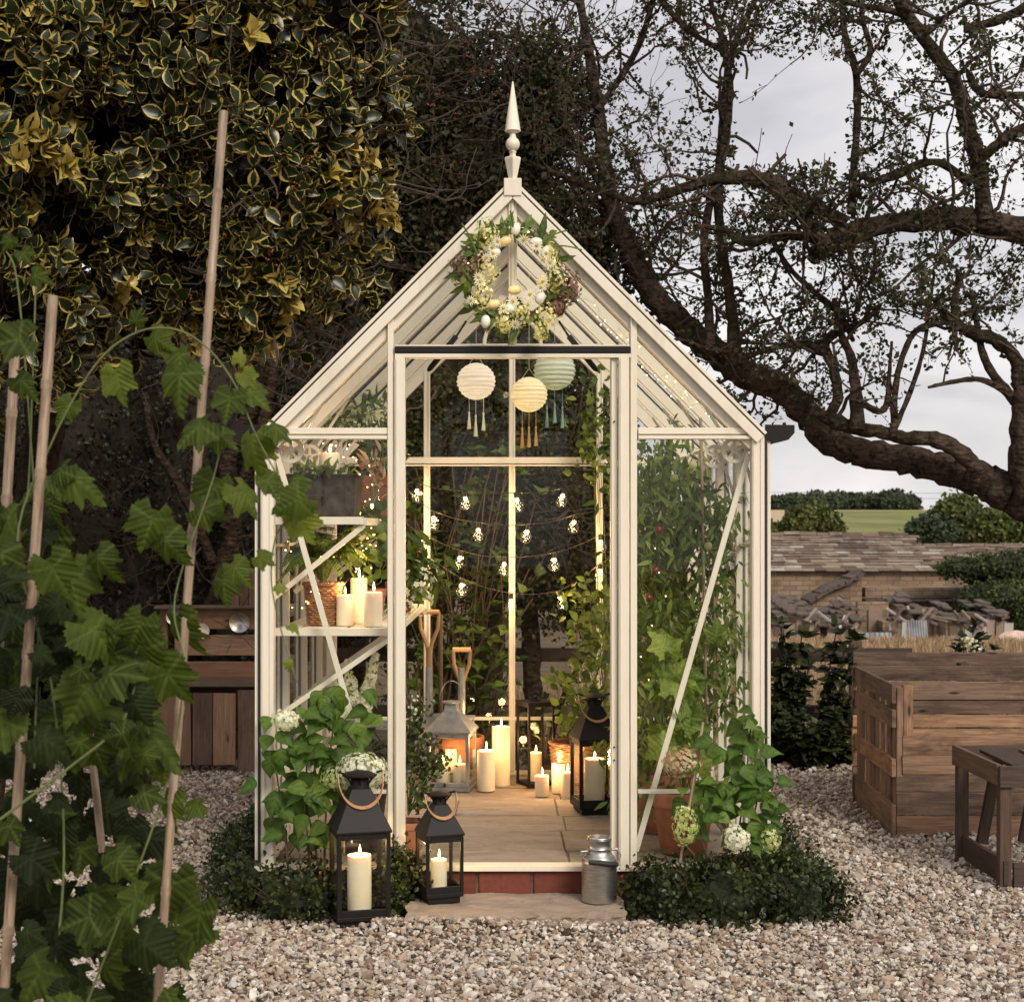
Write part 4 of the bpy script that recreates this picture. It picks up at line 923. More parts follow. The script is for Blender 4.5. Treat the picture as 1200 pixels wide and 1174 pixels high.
# fern
t = thing('fern', 'feathery fern arching from the wicker pot on the lower shelf', 'fern', (-.765, 6.34, 1.24)); L = Leaves(); mb = MB()
for i in range(46):
    a = U(0, 6.28); rr = U(.10, .26); top = U(.10, .28); end = Vector((-.765+rr*math.cos(a)*.9, 6.34+rr*math.sin(a), 1.24+top-U(0, .12)))
    pts = stem_curve((-.765, 6.34, 1.23), end, .10, 14); mb.tube(pts, .0012, 4)
    for j in range(2, 15):
        d = (pts[j]-pts[j-1]).normalized(); sd = d.cross(Vector((0, 0, 1))).normalized(); w = .038*math.sin(math.pi*(j+1)/17)
        for s in (-1, 1):
            for q in (0, .5): L.add(T_lance, pts[j].lerp(pts[j-1], q), sd*s+d*.5-Vector((0, 0, .2)), (0, 0, 1), w*1.15)
L.build('fronds', M['fern'], t); mb.build('midribs', M['stem'], t)
pot((-.63, 7.05, 1.514), .095, .19, 'terracotta pot on the upper shelf behind the left door jamb')
leafy('white_flowering_plant', 'white budded plant rising above the eave rail from the upper shelf', 'plant', (-.63, 7.05, 1.68), [P(px, py, 7.0) for px, py in ((385, 490), (400, 480), (420, 488), (440, 495), (430, 470), (447, 520), (410, 500), (450, 545))], T_lance, 'laurel', 240, .07, (.05, .08, .04))
flowerhead(M['petaly'], bpy.data.objects['white_flowering_plant'], P(415, 487, 6.9), .10, (1.7, 1, .7), 160, .010, 'blossom', T_flo5, .5)
pot((-.60, 6.75, 1.078), .06, .13, 'terracotta pot at the back of the lower shelf near the door jamb')
leafy('leafy_pot_plant', 'bright leafy plant in the terracotta pot at the back of the lower shelf', 'plant', (-.60, 6.75, 1.20), [P(px, py, 6.75) for px, py in ((440, 620), (447, 600), (430, 650), (445, 670), (420, 600), (452, 640))], T_heart, 'fern', 130, .055, (.04, .06, .04))
# glass jars
for (px, py, Y, r, h, lb) in ((436, 603, 6.5, .030, .16, 'tall clear glass vase on the upper shelf beside the trough'), (421, 603, 6.45, .022, .06, 'small glass tea-light holder on the upper shelf beside the trough')):
    c = P(px, py, Y); t = thing('glass_vase', lb, 'vase', (c.x, Y, 1.514)); mb = MB(); mb.lathe([(0, .002), (r*.9, .002), (r*.92, .01), (r, h*.5), (r*.9, h*.8), (r*1.1, h)], (0, 0, 0), 24); mb.build('glass', M['glassd'], t, smooth=True, local=True)
    MB().ball((0, 0, h*.3), .006, 8, 6, (1, 1, 1.6)).build('flame', M['flame'], t, local=True)
leafy('dried_grass_stems', 'spray of pale dried stems standing in the tall glass vase', 'plant', (P(436, 603, 6.5).x, 6.5, 1.55), [P(px, py, 6.5) for px, py in ((428, 548), (436, 542), (444, 552), (448, 560))], T_lance, 'grassdry', 60, .05, (.02, .02, .03), up=1.)
# right of the jamb, plant with white flowers peeping at (490,680)
pot((-.52, 7.3, 1.078), .07, .14, 'weathered clay pot holding the white-flowered plant behind the left door jamb')
leafy('white_freesia', 'long-leaved plant with white flowers reaching past the left door jamb', 'plant', (-.52, 7.3, 1.21), [P(px, py, 7.2) for px, py in ((485, 660), (500, 650), (495, 680), (480, 690), (505, 668))], T_lance, 'laurel', 70, .13, (.03, .03, .03))
flowerhead(M['petal'], bpy.data.objects['white_freesia'], P(487, 688, 7.1), .10, (.8, .8, 1.2), 75, .017, 'blossom', T_flo5, .5)
# tools
def tool(label, px, ptop, pbot, Y, hw, hh, lean=.0):
    a = P(px, ptop, Y); t = thing('garden_fork' if hw < .05 else 'garden_spade', label, 'garden tool', (a.x, Y, .16)); mb = MB(); W_ = M['ash']
    mb.tube([(a.x-hw, Y, a.z), (a.x+hw, Y, a.z)], [.012, .012], 10); mb.build('grip', W_, t, smooth=True)
    mb = MB()
    for s in (-1, 1): mb.tube([(a.x+s*hw*.95, Y, a.z), (a.x+s*hw*.85, Y, a.z-hh*.45), (a.x+s*hw*.25, Y, a.z-hh*.85), (a.x+s*.006, Y, a.z-hh*1.15)], [.009, .010, .011, .009], 8)
    mb.build('yoke', W_, t, smooth=True)
    MB().tube([(a.x, Y, a.z-hh*.95), (a.x+lean, Y, .62)], [.016, .017], 10).build('shaft', W_, t, smooth=True)
    mb = MB(); mb.tube([(a.x+lean, Y-.002, .75), (a.x+lean, Y, .50)], [.0185, .021], 10)
    mb.box((a.x+lean, Y, .38), (.15, .004, .26)) if hw > .05 else [mb.bar((a.x+lean+q, Y, .5), (a.x+lean+q, Y, .2), .008, .008, (0, 1, 0)) for q in (-.06, -.02, .02, .06)]
    if hw < .05: mb.box((a.x+lean, Y, .5), (.14, .014, .014))
    mb.build('steel_head', M['galv'], t, .001); return t
tool('tall garden spade with wooden D-handle leaning by the rear left mullion', 503, 717, 900, 8.05, .052, .19)
tool('garden fork with pale wooden D-handle behind the galvanised lantern', 541, 761, 900, 8.0, .046, .17)
t = tag(MB().tube([P(516, 720, 8.1), P(517, 905, 8.1)], .012, 8).build('wooden_pole', M['stemd'], None), 'plain brown wooden pole standing between the spade and the fork', 'pole')
pot((-.27, 8.02, .158), .13, .24, 'wide terracotta pot behind the galvanised lantern')
pot((-.42, 6.35, .158), .075, .12, 'small terracotta pot just inside the left door jamb')
leafy('trailing_herb', 'bushy small-leaved herb beside the left door jamb inside the doorway', 'plant', (-.42, 6.35, .28), [P(px, py, 6.35) for px, py in ((485, 850), (490, 870), (487, 890), (497, 905), (484, 920), (505, 880), (492, 938), (515, 893), (490, 830))], T_oval, 'boxleaf', 520, .024, (.028, .04, .03), r=(.5, 1))
flowerhead(M['petal'], bpy.data.objects['trailing_herb'], P(487, 828, 6.3), .035, (.8, .8, 1.4), 26, .008, 'blossom', T_flo5, .5)
basket((.36, 7.82, .158), .13, .15, .235, 'round wicker basket of greenery behind the candles at the right', 1.1)
leafy('basket_greenery', 'leafy stems rising from the wicker basket at the rear right', 'plant', (.36, 7.82, .36), [P(px, py, 7.8) for px, py in ((660, 850), (680, 840), (695, 820), (670, 800), (690, 780), (700, 760), (680, 730), (700, 700), (705, 735))], T_simple, 'tomato', 330, .05, (.06, .08, .05))
# tall climbers inside, back right and left
leafy('climbing_plant', 'leafy climber hanging down the rear right mullion', 'plant', (.50, 8.1, .2), [P(px, py, 8.1) for px, py in ((690, 500), (700, 520), (708, 480), (695, 540), (712, 560), (690, 515), (702, 450), (680, 705), (700, 712), (711, 730), (708, 780), (700, 820))], T_simple, 'tomato', 300, .05, (.05, .05, .07), stems=14)
# tomato plants on the right
cl = []
for i in range(90):
    Y = U(6.25, 7.7); x = U(.50, .88); z = U(.30, 1.72); z = z if x < .8 else min(z, 1.5); cl.append((x, Y, z))
for (px, py) in ((765, 560), (770, 600), (765, 640), (790, 620), (800, 600), (835, 605), (825, 650), (850, 680), (770, 680), (800, 700), (845, 740), (850, 800), (765, 720), (800, 560), (780, 540)):
    cl += [tuple(P(px, py, U(6.35, 6.8)))]*3
tp = leafy('tomato_plant', 'dense tall tomato vines filling the right side of the glasshouse', 'plant', (.66, 6.75, .40), cl, T_lance, 'tomato', 5200, .055, (.055, .08, .075), stems=60, up=-.9)
for (px, py) in ((768, 668), (772, 620), (760, 700), (830, 640), (812, 545), (790, 560)): MB().ball(P(px, py, 6.3), .017, 10, 8).build('tomato', M['redberry'] if px < 775 else M['petaly'], tp, smooth=True)
pot((.66, 6.75, .158), .14, .26, 'large terracotta pot at the foot of the tomato vines'); 
pot((.70, 6.32, .158), .13, .25, 'terracotta pot behind the right diagonal brace at the front')
leafy('squash_plant', 'big rounded yellow-green squash leaves behind the diagonal brace', 'plant', (.70, 6.32, .38), [P(px, py, 6.25) for px, py in ((785, 750), (800, 790), (770, 760), (820, 800), (788, 815), (770, 875), (810, 880), (800, 840), (845, 755))], T_squash[0], 'squash', 24, .085, (.03, .04, .03), r=(.1, 1.))
for (px, py) in ((785, 905), (765, 965)): pass
def cane(pts, r, label, name='bamboo_cane'):
    P3 = [Vector(p) for p in pts]; L_ = (P3[-1]-P3[0]).length; n_ = max(2, int(L_/.16)); path = []; rad = []
    for i in range(n_+1):
        q = P3[0].lerp(P3[-1], i/n_); d = (P3[-1]-P3[0]).normalized()
        if 0 < i < n_:
            path += [q-d*.012, q-d*.003, q, q+d*.004, q+d*.012]; rad += [r*.97, r*1.16, r*1.04, r*1.2, r*.97]
        else: path.append(q); rad.append(r)
    o = MB().tube(path, rad, 10).build(name, M['bamboo'], smooth=True); return tag(o, label, 'cane')
cane([P(829, 905, 6.4), P(821, 490, 6.4)], .0065, 'tall bamboo cane inside the glasshouse among the tomato vines, nearer the door')
cane([P(838, 880, 6.6), P(836, 610, 6.6)], .008, 'thicker grey cane inside the glasshouse among the tomato vines')
# delphiniums
dt = thing('delphinium', 'white delphinium spikes behind the shelf bracket at the left', 'plant', (-.62, 6.35, .45)); L = Leaves(); mb = MB()
for (x0, y0, x1, y1, w) in ((408, 775, 418, 850, .042), (441, 765, 425, 838, .036), (430, 800, 415, 850, .03), (397, 800, 402, 850, .03)):
    a = P(x0, y0, 6.32); b = P(x1, y1, 6.32); mb.tube([a, b, (b.x, 6.35, .46)], .003, 5)
    n_ = 130; u = rng.random(n_); p = np.array(a)[None]*(1-u[:, None])+np.array(b)[None]*u[:, None]; d = rdir(n_); p = p+d*(w*(.35+.65*u))[:, None]
    L.add(T_flo5, p, d, rdir(n_), rng.uniform(.010, .017, n_))
L.build('blossom', M['petal'], dt, smooth=False); mb.build('stems', M['stem'], dt)
pot((-.62, 6.35, .158), .12, .3, 'tall dark pot of white delphiniums inside the left front pane', 'soil')

# ================================================================== OUTSIDE: BOX, HYDRANGEA
def box_bush(name, label, blobs, n_, loc, group='low box bushes edging the glasshouse'):
    t = thing(name, label, 'bush', loc, 0, group); p, d, cr = crown_points(blobs, n_//14, 14, .022, .42)
    k = (p[:, 2] > .015) & ~((np.abs(p[:, 0]-GX) < .955) & (p[:, 1] > 6.02)); p = p[k]; d = d[k]; cr = cr[k]
    L = Leaves(); m = len(p); p = p+d*(rng.random((m, 1)) < .12)*rng.random((m, 1))*.045; L.add(T_oval, p, d*.7+rdir(m)*.9, rdir(m)*.6+d, rng.uniform(.014, .026, m), np.clip(cr*.55+rng.random(m)*.45, 0, 1)); L.build('foliage', M['boxleaf'], t)
    blob_core(blobs, 'bush_shade_core', M['corel'], t, .60)  # solid dark filler for the shade within the bush, no modelled twigs
    mb = MB()
    for (c, r) in blobs:
        for i in range(10):
            a = U(0, 6.28); q = Vector((c[0]+r[0]*.9*math.cos(a), c[1]+r[1]*.9*math.sin(a), c[2]+r[2]*U(.1, .9))); mb.tube([(c[0], c[1], 0), q], [.005, .002], 4)
    mb.build('stems', M['twig'], t); return t
box_bush('box_bush', 'wide low box bush in front of the right-hand post', [((.60, 5.83, .07), (.19, .17, .155)), ((.82, 5.80, .08), (.24, .19, .165)), ((1.04, 5.83, .07), (.20, .19, .165)), ((.93, 5.95, .10), (.20, .14, .17)), ((1.13, 5.95, .05), (.13, .16, .13))], 13000, (.85, 5.82, 0))
box_bush('box_bush', 'box bush running back along the right side wall of the glasshouse', [((1.10, 6.35, .09), (.15, .3, .17)), ((1.10, 6.9, .08), (.14, .4, .17)), ((1.10, 7.6, .08), (.13, .45, .16))], 5000, (1.1, 6.9, 0))
box_bush('box_bush', 'dark box bush at the left corner of the glasshouse behind the tall black lantern', [((-.80, 5.86, .07), (.24, .16, .15)), ((-1.0, 6.05, .08), (.20, .22, .19)), ((-1.06, 6.4, .10), (.17, .28, .20)), ((-1.08, 6.9, .09), (.14, .35, .18)), ((-.62, 5.88, .05), (.16, .14, .13))], 10500, (-.9, 6.0, 0))
box_bush('box_bush', 'small box bush between the two black lanterns at the left jamb', [((-.43, 5.93, .10), (.075, .09, .17)), ((-.46, 5.88, .06), (.08, .08, .12))], 3000, (-.43, 5.92, 0))
def hydrangea(label, base, leaves, heads, stems, lean, group='hydrangeas by the front glass'):
    t = thing('hydrangea', label, 'hydrangea', base, 0, group); mb = MB()
    for (a, b) in stems: mb.tube(stem_curve(P(*a), P(*b), .0, 8, (U(-.02, .02), U(-.02, .02), 0)), [.0045]*4+[.003]*5, 6)
    mb.build('stems', M['stemd'], t); L = Leaves()
    for (px, py, Y, s) in leaves:
        q = P(px, py, Y); n_ = 1; d = Vector((U(-1, 1), U(-.8, .1), U(-.9, .25))).normalized()
        L.add(T_heart, q, d, (U(-.5, .5), -.8, .9), s, U(.15, .9)); mb2 = q
    L.build('foliage', M['hydleaf'], t)
    for (px, py, Y, r, sc_, mt) in heads:
        c = P(px, py, Y); flowerhead(M[mt], t, c, r, sc_, int(190*(r/.045)**2), .0088, 'flower_head', T_flo4, .16)
    return t
lv = []
for (cx, cy, sx_, sy_, n_) in ((880, 850, 22, 14, 9), (870, 880, 28, 20, 14), (860, 920, 35, 22, 18), (890, 915, 22, 28, 14), (845, 950, 40, 25, 16), (875, 985, 30, 20, 12), (830, 890, 20, 15, 6), (895, 945, 16, 16, 7), (820, 930, 22, 20, 6)):
    for i in range(n_): lv.append((random.gauss(cx, sx_*.6), random.gauss(cy, sy_*.6), U(5.78, 5.93), U(.055, .095)))
hydrangea('hydrangea with lime and white heads in front of the right-hand post', (.86, 5.86, .03), lv,
    [(803, 967, 5.76, .048, (.95, .8, 1.45), 'petaly'), (863, 982, 5.74, .046, (1.05, .8, 1.), 'petal'), (903, 985, 5.80, .037, (.95, .8, 1.2), 'petaly'), (800, 893, 5.84, .058, (1.25, .9, .9), 'pinkhead')],
    [((850, 1060, 5.86), (880, 850, 5.86)), ((850, 1060, 5.86), (860, 880, 5.86)), ((850, 1060, 5.86), (803, 990, 5.8)), ((850, 1060, 5.86), (895, 900, 5.86)), ((840, 1060, 5.86), (805, 905, 5.86))], 0)
cane([P(797, 1010, 5.83), P(824, 846, 5.83)], .0055, 'orange-brown cane propping the hydrangea in front of the right panes'); cane([P(880, 1030, 5.9), P(883, 860, 5.9)], .005, 'thin cane beside the right-hand front post')
lv = []
for (cx, cy, sx_, sy_, n_) in ((395, 810, 25, 10, 9), (385, 835, 25, 18, 13), (415, 850, 20, 20, 11), (360, 880, 30, 20, 13), (330, 880, 18, 18, 8), (390, 880, 28, 20, 13), (345, 920, 28, 20, 12), (375, 930, 28, 20, 13), (320, 860, 12, 14, 4), (350, 965, 28, 20, 12), (385, 975, 22, 20, 8), (325, 950, 18, 22, 6)):
    for i in range(n_): lv.append((random.gauss(cx, sx_*.6), random.gauss(cy, sy_*.6), U(5.80, 5.95), U(.06, .10)))
hydrangea('tall hydrangea with white mophead blooms in front of the left panes', (-.72, 5.92, .03), lv,
    [(335, 843, 5.78, .046, (1.1, .8, .8), 'petal'), (425, 905, 5.80, .086, (1.05, .7, .8), 'petal'), (396, 912, 5.84, .06, (1, .8, .7), 'petaly'), (362, 862, 5.95, .028, (1.3, .8, .5), 'petal'), (388, 868, 5.95, .026, (1.2, .8, .6), 'petal'), (358, 878, 5.97, .025, (.9, .8, 1.2), 'petal')],
    [((380, 1060, 5.9), (395, 810, 5.9)), ((380, 1060, 5.9), (330, 850, 5.85)), ((370, 1060, 5.9), (360, 880, 5.9)), ((380, 1060, 5.9), (425, 900, 5.85)), ((340, 1050, 5.9), (320, 880, 5.9))], 0)
cane([P(403, 1000, 5.93), P(401, 846, 5.93)], .005, 'thin pale cane standing among the left hydrangea leaves')

# ================================================================== WOODEN THINGS
# compost bin
cb = thing('compost_bin', 'open-topped compost bay built of reclaimed pallet boards, its front stepped lower', 'compost bin', (2.4, 7.8, 0)); PW = M['pallet']
def part(nm, mat, par, boxes, bev=.003, j=.003):
    mb = MB()
    for b in boxes: mb.box(b[0], b[1], b[2] if len(b) > 2 else None, j=j)
    return mb.build(nm, mat, par, bev)
x0 = 1.81; yf = 7.32; yb = 8.25
zb = [(.01, .118), (.122, .225), (.229, .300), (.312, .400), (.404, .492)]
for i, (a, b) in enumerate(zb):
    off = 0 if i < 3 else .028
    part('front_board', PW, cb, [((x0+off+.95, yf, (a+b)/2), (1.9, .022, b-a))])
for a, b in ((.01, .17), (.30, .385), (.53, .615), (.645, .735)):
    mb = MB(); mb.bar((x0-.012, yf-.01, (a+b)/2), (x0+.02, yb, (a+b)/2), .02, b-a); mb.build('side_board', PW, cb, .003)
mb = MB()
y = yf+.05
while y < yb-.03: mb.bar((x0+.014, y, .01), (x0+.014, y, .72), .018, .085, (0, 1, 0)); y += U(.095, .12)
mb.build('side_slats', PW, cb, .002)
part('corner_upright', PW, cb, [((x0+.06, yf+.03, .61), (.040, .045, .24)), ((x0+.018, yf+.02, .37), (.035, .05, .70))])
for i, (a, b) in enumerate(((.02, .108), (.112, .208), (.212, .308), (.312, .408), (.412, .478), (.482, .556), (.560, .656), (.660, .738))):
    part('rear_board', PW, cb, [((x0+1.0, yb+(.01 if i % 2 else 0), (a+b)/2), (2.0, .02, b-a))])
part('rear_top_board', PW, cb, [((x0+1.06, yb+.14, .762), (2.05, .02, .072))])
for k in range(4): part('rear_post', M['greywood'], cb, [((x0+.05+k*.55, yb+.06, .375), (.05, .08, .75))])
# cold-frame table at right edge
ct = thing('wooden_trestle', 'grey weathered open wooden stand at the right edge of the gravel', 'trestle', (2.2, 6.5, 0)); GW = M['greywood']
def pxl(px, py, Y): return P(px, py, Y)
A0 = Vector((1.995, 6.30, 0)); A1 = Vector((1.975, 6.82, 0)); W3 = Vector((.62, .06, 0))
for b_ in (A0, A1, A0+W3, A1+W3):
    mb = MB(); mb.bar(b_+Vector((0, 0, 0)), b_+Vector((0, 0, .505)), .048, .048, (0, 1, 0)); mb.build('leg', GW, ct, .003)
mb = MB(); mb.bar(A0+Vector((-.026, -.02, .475)), A1+Vector((-.026, .03, .475)), .02, .085); mb.build('top_rail', GW, ct, .002)
mb = MB(); mb.bar(A0+Vector((-.03, -.034, .470)), A0+W3+Vector((.03, -.034, .470)), .02, .085); mb.build('top_rail', GW, ct, .002)
mb = MB(); mb.bar(A1+Vector((-.03, .034, .470)), A1+W3+Vector((.03, .034, .470)), .02, .085); mb.build('top_rail', GW, ct, .002)
mb = MB(); mb.bar(A0+Vector((.0, -.03, .08)), A1+Vector((.0, .03, .08)), .02, .10); mb.build('lower_rail', GW, ct, .002)
mb = MB(); mb.bar(A0+Vector((.03, -.02, .07)), A0+W3+Vector((0, -.02, .07)), .02, .10); mb.build('lower_rail', GW, ct, .002)
for k in range(3):
    mb = MB(); c0 = A1.lerp(A0, .15)+W3*(.16+.3*k); mb.bar(c0+Vector((-.03, .02, .1)), c0+Vector((.03, 0, .46)), .045, .03, (0, 1, 0)); mb.build('brace', GW, ct, .003)
mb = MB()
for k in range(3): c0 = A0+Vector((.12+.17*k, .03, .498)); mb.bar(c0, c0+Vector((0, .47, 0)), .14, .016)
mb.build('top_board', GW, ct, .002)
# potting bench at left back
pb = thing('potting_bench', 'timber potting bench with slatted back and cupboard doors beyond the left corner', 'bench', (-1.75, 9.4, 0)); WD = M['wood']
Y = 9.35
def bx(px0, px1, py0, py1, Y_, th=.022):
    a = P(px0, py0, Y_); b = P(px1, py1, Y_); return ((a.x+b.x)/2, Y_, (a.z+b.z)/2), (abs(b.x-a.x), th, abs(a.z-b.z))
for (a, b) in ((713, 737), (744, 768), (775, 797)): part('back_board', WD, pb, [bx(205, 318, a, b, Y+.14)])
part('bench_top', WD, pb, [((-1.83, Y+.02, .545), (.82, .40, .03))]); part('top_shelf', WD, pb, [((-1.80, Y+.14, .985), (.72, .16, .02))])
for i, (a, b, dd_) in enumerate(((186, 224, 0), (226, 249, 0), (250, 276, 0))): part('door_board', WD, pb, [bx(a, b, 812, 896, Y-.16)])
part('cabinet_side', WD, pb, [bx(279, 318, 808, 908, Y-.15)]); part('cabinet_side', WD, pb, [((-2.2, Y+.02, .27), (.02, .36, .52))])
part('cabinet_back', M['fencewood'], pb, [((-1.80, Y+.18, .28), (.8, .02, .5))]); part('upright', WD, pb, [((-2.12, Y+.17, .72), (.045, .04, .52))]); part('upright', WD, pb, [((-1.5, Y+.17, .72), (.045, .04, .52))])
t = thing('wooden_box', 'small upright grey wooden box on the top shelf of the potting bench', 'box', (-1.62, 9.49, .995)); mb = MB()
for k in range(3): mb.box((-.055+.055*k, -.05, .11), (.052, .012, .22)); mb.box((-.055+.055*k, .05, .11), (.052, .012, .22))
for s in (-1, 1): mb.box((s*.082, 0, .11), (.012, .10, .22))
mb.build('sides', M['fencewood'], t, .002, local=True); MB().box((0, 0, .01), (.15, .09, .012)).build('bottom', M['fencewood'], t, local=True)
for (px, py, r, mt, lb) in ((237, 739, 9, 'egg', 'white enamel dish hanging on the slatted back of the potting bench'), (281, 729, 12, 'alu', 'round wire strainer hanging on the potting bench beside the glasshouse'), (205, 722, 10, 'alu', 'dark-handled strainer hanging at the far left of the potting bench')):
    c = P(px, py, Y+.11); r_ = r*Y/FP; t = thing('hanging_dish', lb, 'dish', c); mb = MB(); R_ = Euler((math.pi/2, 0, 0)).to_matrix()
    prof = [(r_*.2, -.02), (r_*.7, -.017), (r_*.95, .0), (r_*1.02, .006), (r_*.95, .004), (r_*.68, -.012), (0, -.015)]; V = []; F = []
    for rr, z in prof:
        for k in range(28): a = 2*math.pi*k/28; V.append(c+Vector((rr*math.cos(a), -.01-z, rr*math.sin(a))))
    for i in range(len(prof)-1):
        for k in range(28): F.append((i*28+k, i*28+(k+1) % 28, (i+1)*28+(k+1) % 28, (i+1)*28+k))
    mb.raw(V, F).build('bowl', M[mt], t, smooth=True); MB().tube([c+Vector((0, 0, r_)), c+Vector((0, .01, r_+.03))], .002, 5).build('hook', M['gasket'], t)
# fence behind, with netting
fe = thing('rail_fence', 'dark post and rail fence with wire netting behind the glasshouse', 'fence', (1.5, 9.9, 0))
FYY = 9.9
for z, h in ((.66, .085), (.30, .08)): part('rail', M['fencewood'], fe, [((.6, FYY, z), (3.9, .03, h))])
for x in (-1.2, -.1, .95, 1.62, 2.2): part('post', M['fencewood'], fe, [((x, FYY+.04, .36), (.075, .06, .78))])
mb = MB()
for i in range(38): mb.tube([(.3+i*.05, FYY+.015, .0), (.3+i*.05, FYY+.015, .64)], .0012, 3)
for i in range(13): mb.tube([(.3, FYY+.015, .03+i*.05), (2.2, FYY+.015, .03+i*.05)], .0012, 3)
mb.build('netting', M['galv'], fe)
# shrubs on the fence
def shrub(name, label, loc, stems, T, mat, size, dens=26, group=None, wob=.03, whorl=7, sm='twig'):
    t = thing(name, label, 'shrub', loc, 0, group); L = Leaves(); mb = MB()
    for (a, b) in stems:
        pts = stem_curve(a, b, 0, 10, (U(-wob, wob)*2, U(-wob, wob), 0)); mb.tube(pts, [.008]*5+[.004]*6, 5)
        for i in range(2, 11):
            for k in range(max(1, dens//10)):
                c = pts[i]+Vector((U(-wob, wob), U(-wob, wob), U(-wob, wob))); m = whorl
                d = rdir(m)*[1, 1, .5]; d[:, 2] += .25 if i < 10 else .6
                L.add(T, np.tile(np.array(c), (m, 1)), d, rdir(m)*.3+[0, -.3, 1], size*rng.uniform(.6, 1.15, m))
    L.build('foliage', M[mat], t); mb.build('stems', M[sm], t); return t
V3 = Vector
shrub('fence_shrub', 'dark glossy shrub climbing the fence close to the right corner post', (1.65, 9.7, 0), [((1.65, 9.75, 0), P(px, py, 9.7)) for px, py in ((915, 735), (925, 760), (940, 745), (910, 790), (930, 800), (918, 850), (938, 860), (925, 890), (905, 870), (945, 800), (950, 770))], T_simple, 'rhodo', .085, 20, 'shrubs along the fence')
shrub('fence_shrub', 'dark glossy shrub climbing the fence beside the compost bay', (2.0, 9.6, 0), [((2.0, 9.65, 0), P(px, py, 9.6)) for px, py in ((980, 740), (990, 760), (1000, 755), (975, 800), (990, 830), (985, 870), (1000, 880), (970, 900), (995, 910), (960, 860))], T_simple, 'rhodo', .085, 20, 'shrubs along the fence')
shrub('low_ground_shrub', 'low dark straggling growth at the foot of the fence', (1.75, 9.45, 0), [((1.78, 9.5, 0), (U(1.42, 2.1), U(9.25, 9.6), U(.10, .42))) for _ in range(26)], T_simple, 'rhodo', .06, 20)
rs = shrub('rose_shrub', 'dark-leaved shrub with a few white blooms rising behind the compost bay', (2.85, 9.55, 0), [((2.85, 9.6, .0), P(px, py, 9.55)) for px, py in ((1140, 738), (1128, 752), (1152, 752), (1120, 762), (1160, 764), (1140, 760))], T_simple, 'rhodo', .06, 26)
flowerhead(M['petal'], rs, P(1137, 752, 9.45), .035, (1.2, .8, 1), 24, .012, 'bloom', T_flo5, .5); flowerhead(M['petal'], rs, P(1145, 763, 9.45), .035, (1.2, .8, 1), 20, .012, 'bloom', T_flo5, .5)

# dry grass
L = Leaves(); T_blade = (np.array([(-.035, 0, 0), (.035, 0, 0), (.02, .6, .06), (0, 1, .2)]), np.array([(0, 1, 2, 3)]), np.zeros((4, 3)))
for (y0, y1, x0_, x1_, n_, s) in ((10.6, 16, -.6, 4.5, 14000, .20), (16, 30, 1, 11, 9000, .30), (30, 45.5, 3, 22, 16000, .30)):
    yy = rng.uniform(y0, y1, n_); xx = rng.uniform(x0_, x1_, n_)*(.6+.4*yy/y1); zz = np.array([gz(q) for q in yy])-.03; m = len(yy)
    k = np.abs(xx) < yy*.40; yy, xx, zz = yy[k], xx[k], zz[k]; m = len(yy)
    L.add(T_blade, np.column_stack([xx, yy, zz]), rdir(m)*.35+[0, 0, 1], rdir(m)*[1, 1, .1], s*rng.uniform(.4, 1.2, m))
tag(L.build('dry_grass', M['grassdry']), 'bleached dry grass on the rough ground beyond the fence', 'grass', kind='stuff')

# ================================================================== OLD BUILDINGS AND FAR THINGS
barn = thing('stone_barn', 'long low stone barn with a weathered mossy slate roof across the field', 'barn', (14, 60, gz(60)))
n = N('barn_slate'); r = n.attr('rnd').outputs['Fac']; o_ = n.obj()
c = n.ramp(r, [(0., (.13, .095, .075)), (.5, (.24, .185, .15)), (.9, (.34, .28, .23)), (1., (.46, .42, .38))])
c = n.mix(n.ramp(n.noise(.55, 6, .75, n.mapping(o_, (1, 1, .35))), [(.48, 0.), (.68, .85)]), c, (.085, .06, .045)); n.col(c); n.set(.9, 0, .2); M['slate'] = n.m
n = N('barn_stone'); o_ = n.obj(); bt = n.add('ShaderNodeTexBrick'); mp = n.add('ShaderNodeMapping'); mp.inputs['Rotation'].default_value = (math.pi/2, 0, 0); n.link(o_, mp.inputs[0]); n.link(mp.outputs[0], bt.inputs['Vector'])
bt.inputs['Scale'].default_value = 1.0; bt.inputs['Brick Width'].default_value = .5; bt.inputs['Row Height'].default_value = .19; bt.inputs['Mortar Size'].default_value = .016
bt.inputs['Color1'].default_value = (.30, .215, .15, 1); bt.inputs['Color2'].default_value = (.20, .145, .10, 1); bt.inputs['Mortar'].default_value = (.13, .095, .07, 1)
c = n.mix(n.ramp(n.noise(.7, 7, .7, o_), [(.5, 0.), (.66, .8)]), bt.outputs[0], (.09, .06, .045)); n.col(c); n.set(.95, 0, .1); n.bump(bt.outputs[1], -.5, .05); M['bstone'] = n.m
def roofrows(x0, x1, ya, za, yb, zb_, rows, mat, par, nm='roof', wmin=.35, wmax=.9, th=.05):
    mb = MB()
    for i in range(rows):
        u0 = i/rows; u1 = (i+1.25)/rows; x = x0+U(-.1, .1)
        while x < x1:
            w = U(wmin, wmax); a = V3((x+w/2, ya+(yb-ya)*u0, za+(zb_-za)*u0+th*1.3)); b = V3((x+w/2, ya+(yb-ya)*min(u1, 1.02), za+(zb_-za)*min(u1, 1.02)-.02))
            mb.bar(a+V3((0, 0, U(-.02, .02))), b, w-.015, th, r=min(1, max(0, random.gauss(.5, .33)))); x += w
    return mb.build(nm, mat, par)
def wpx(px, Y): return (px-VX)/FP*Y
def zpx(py, Y): return ZC-(py-VY)/FP*Y
XB0 = 2; XB1 = wpx(1076, 61)
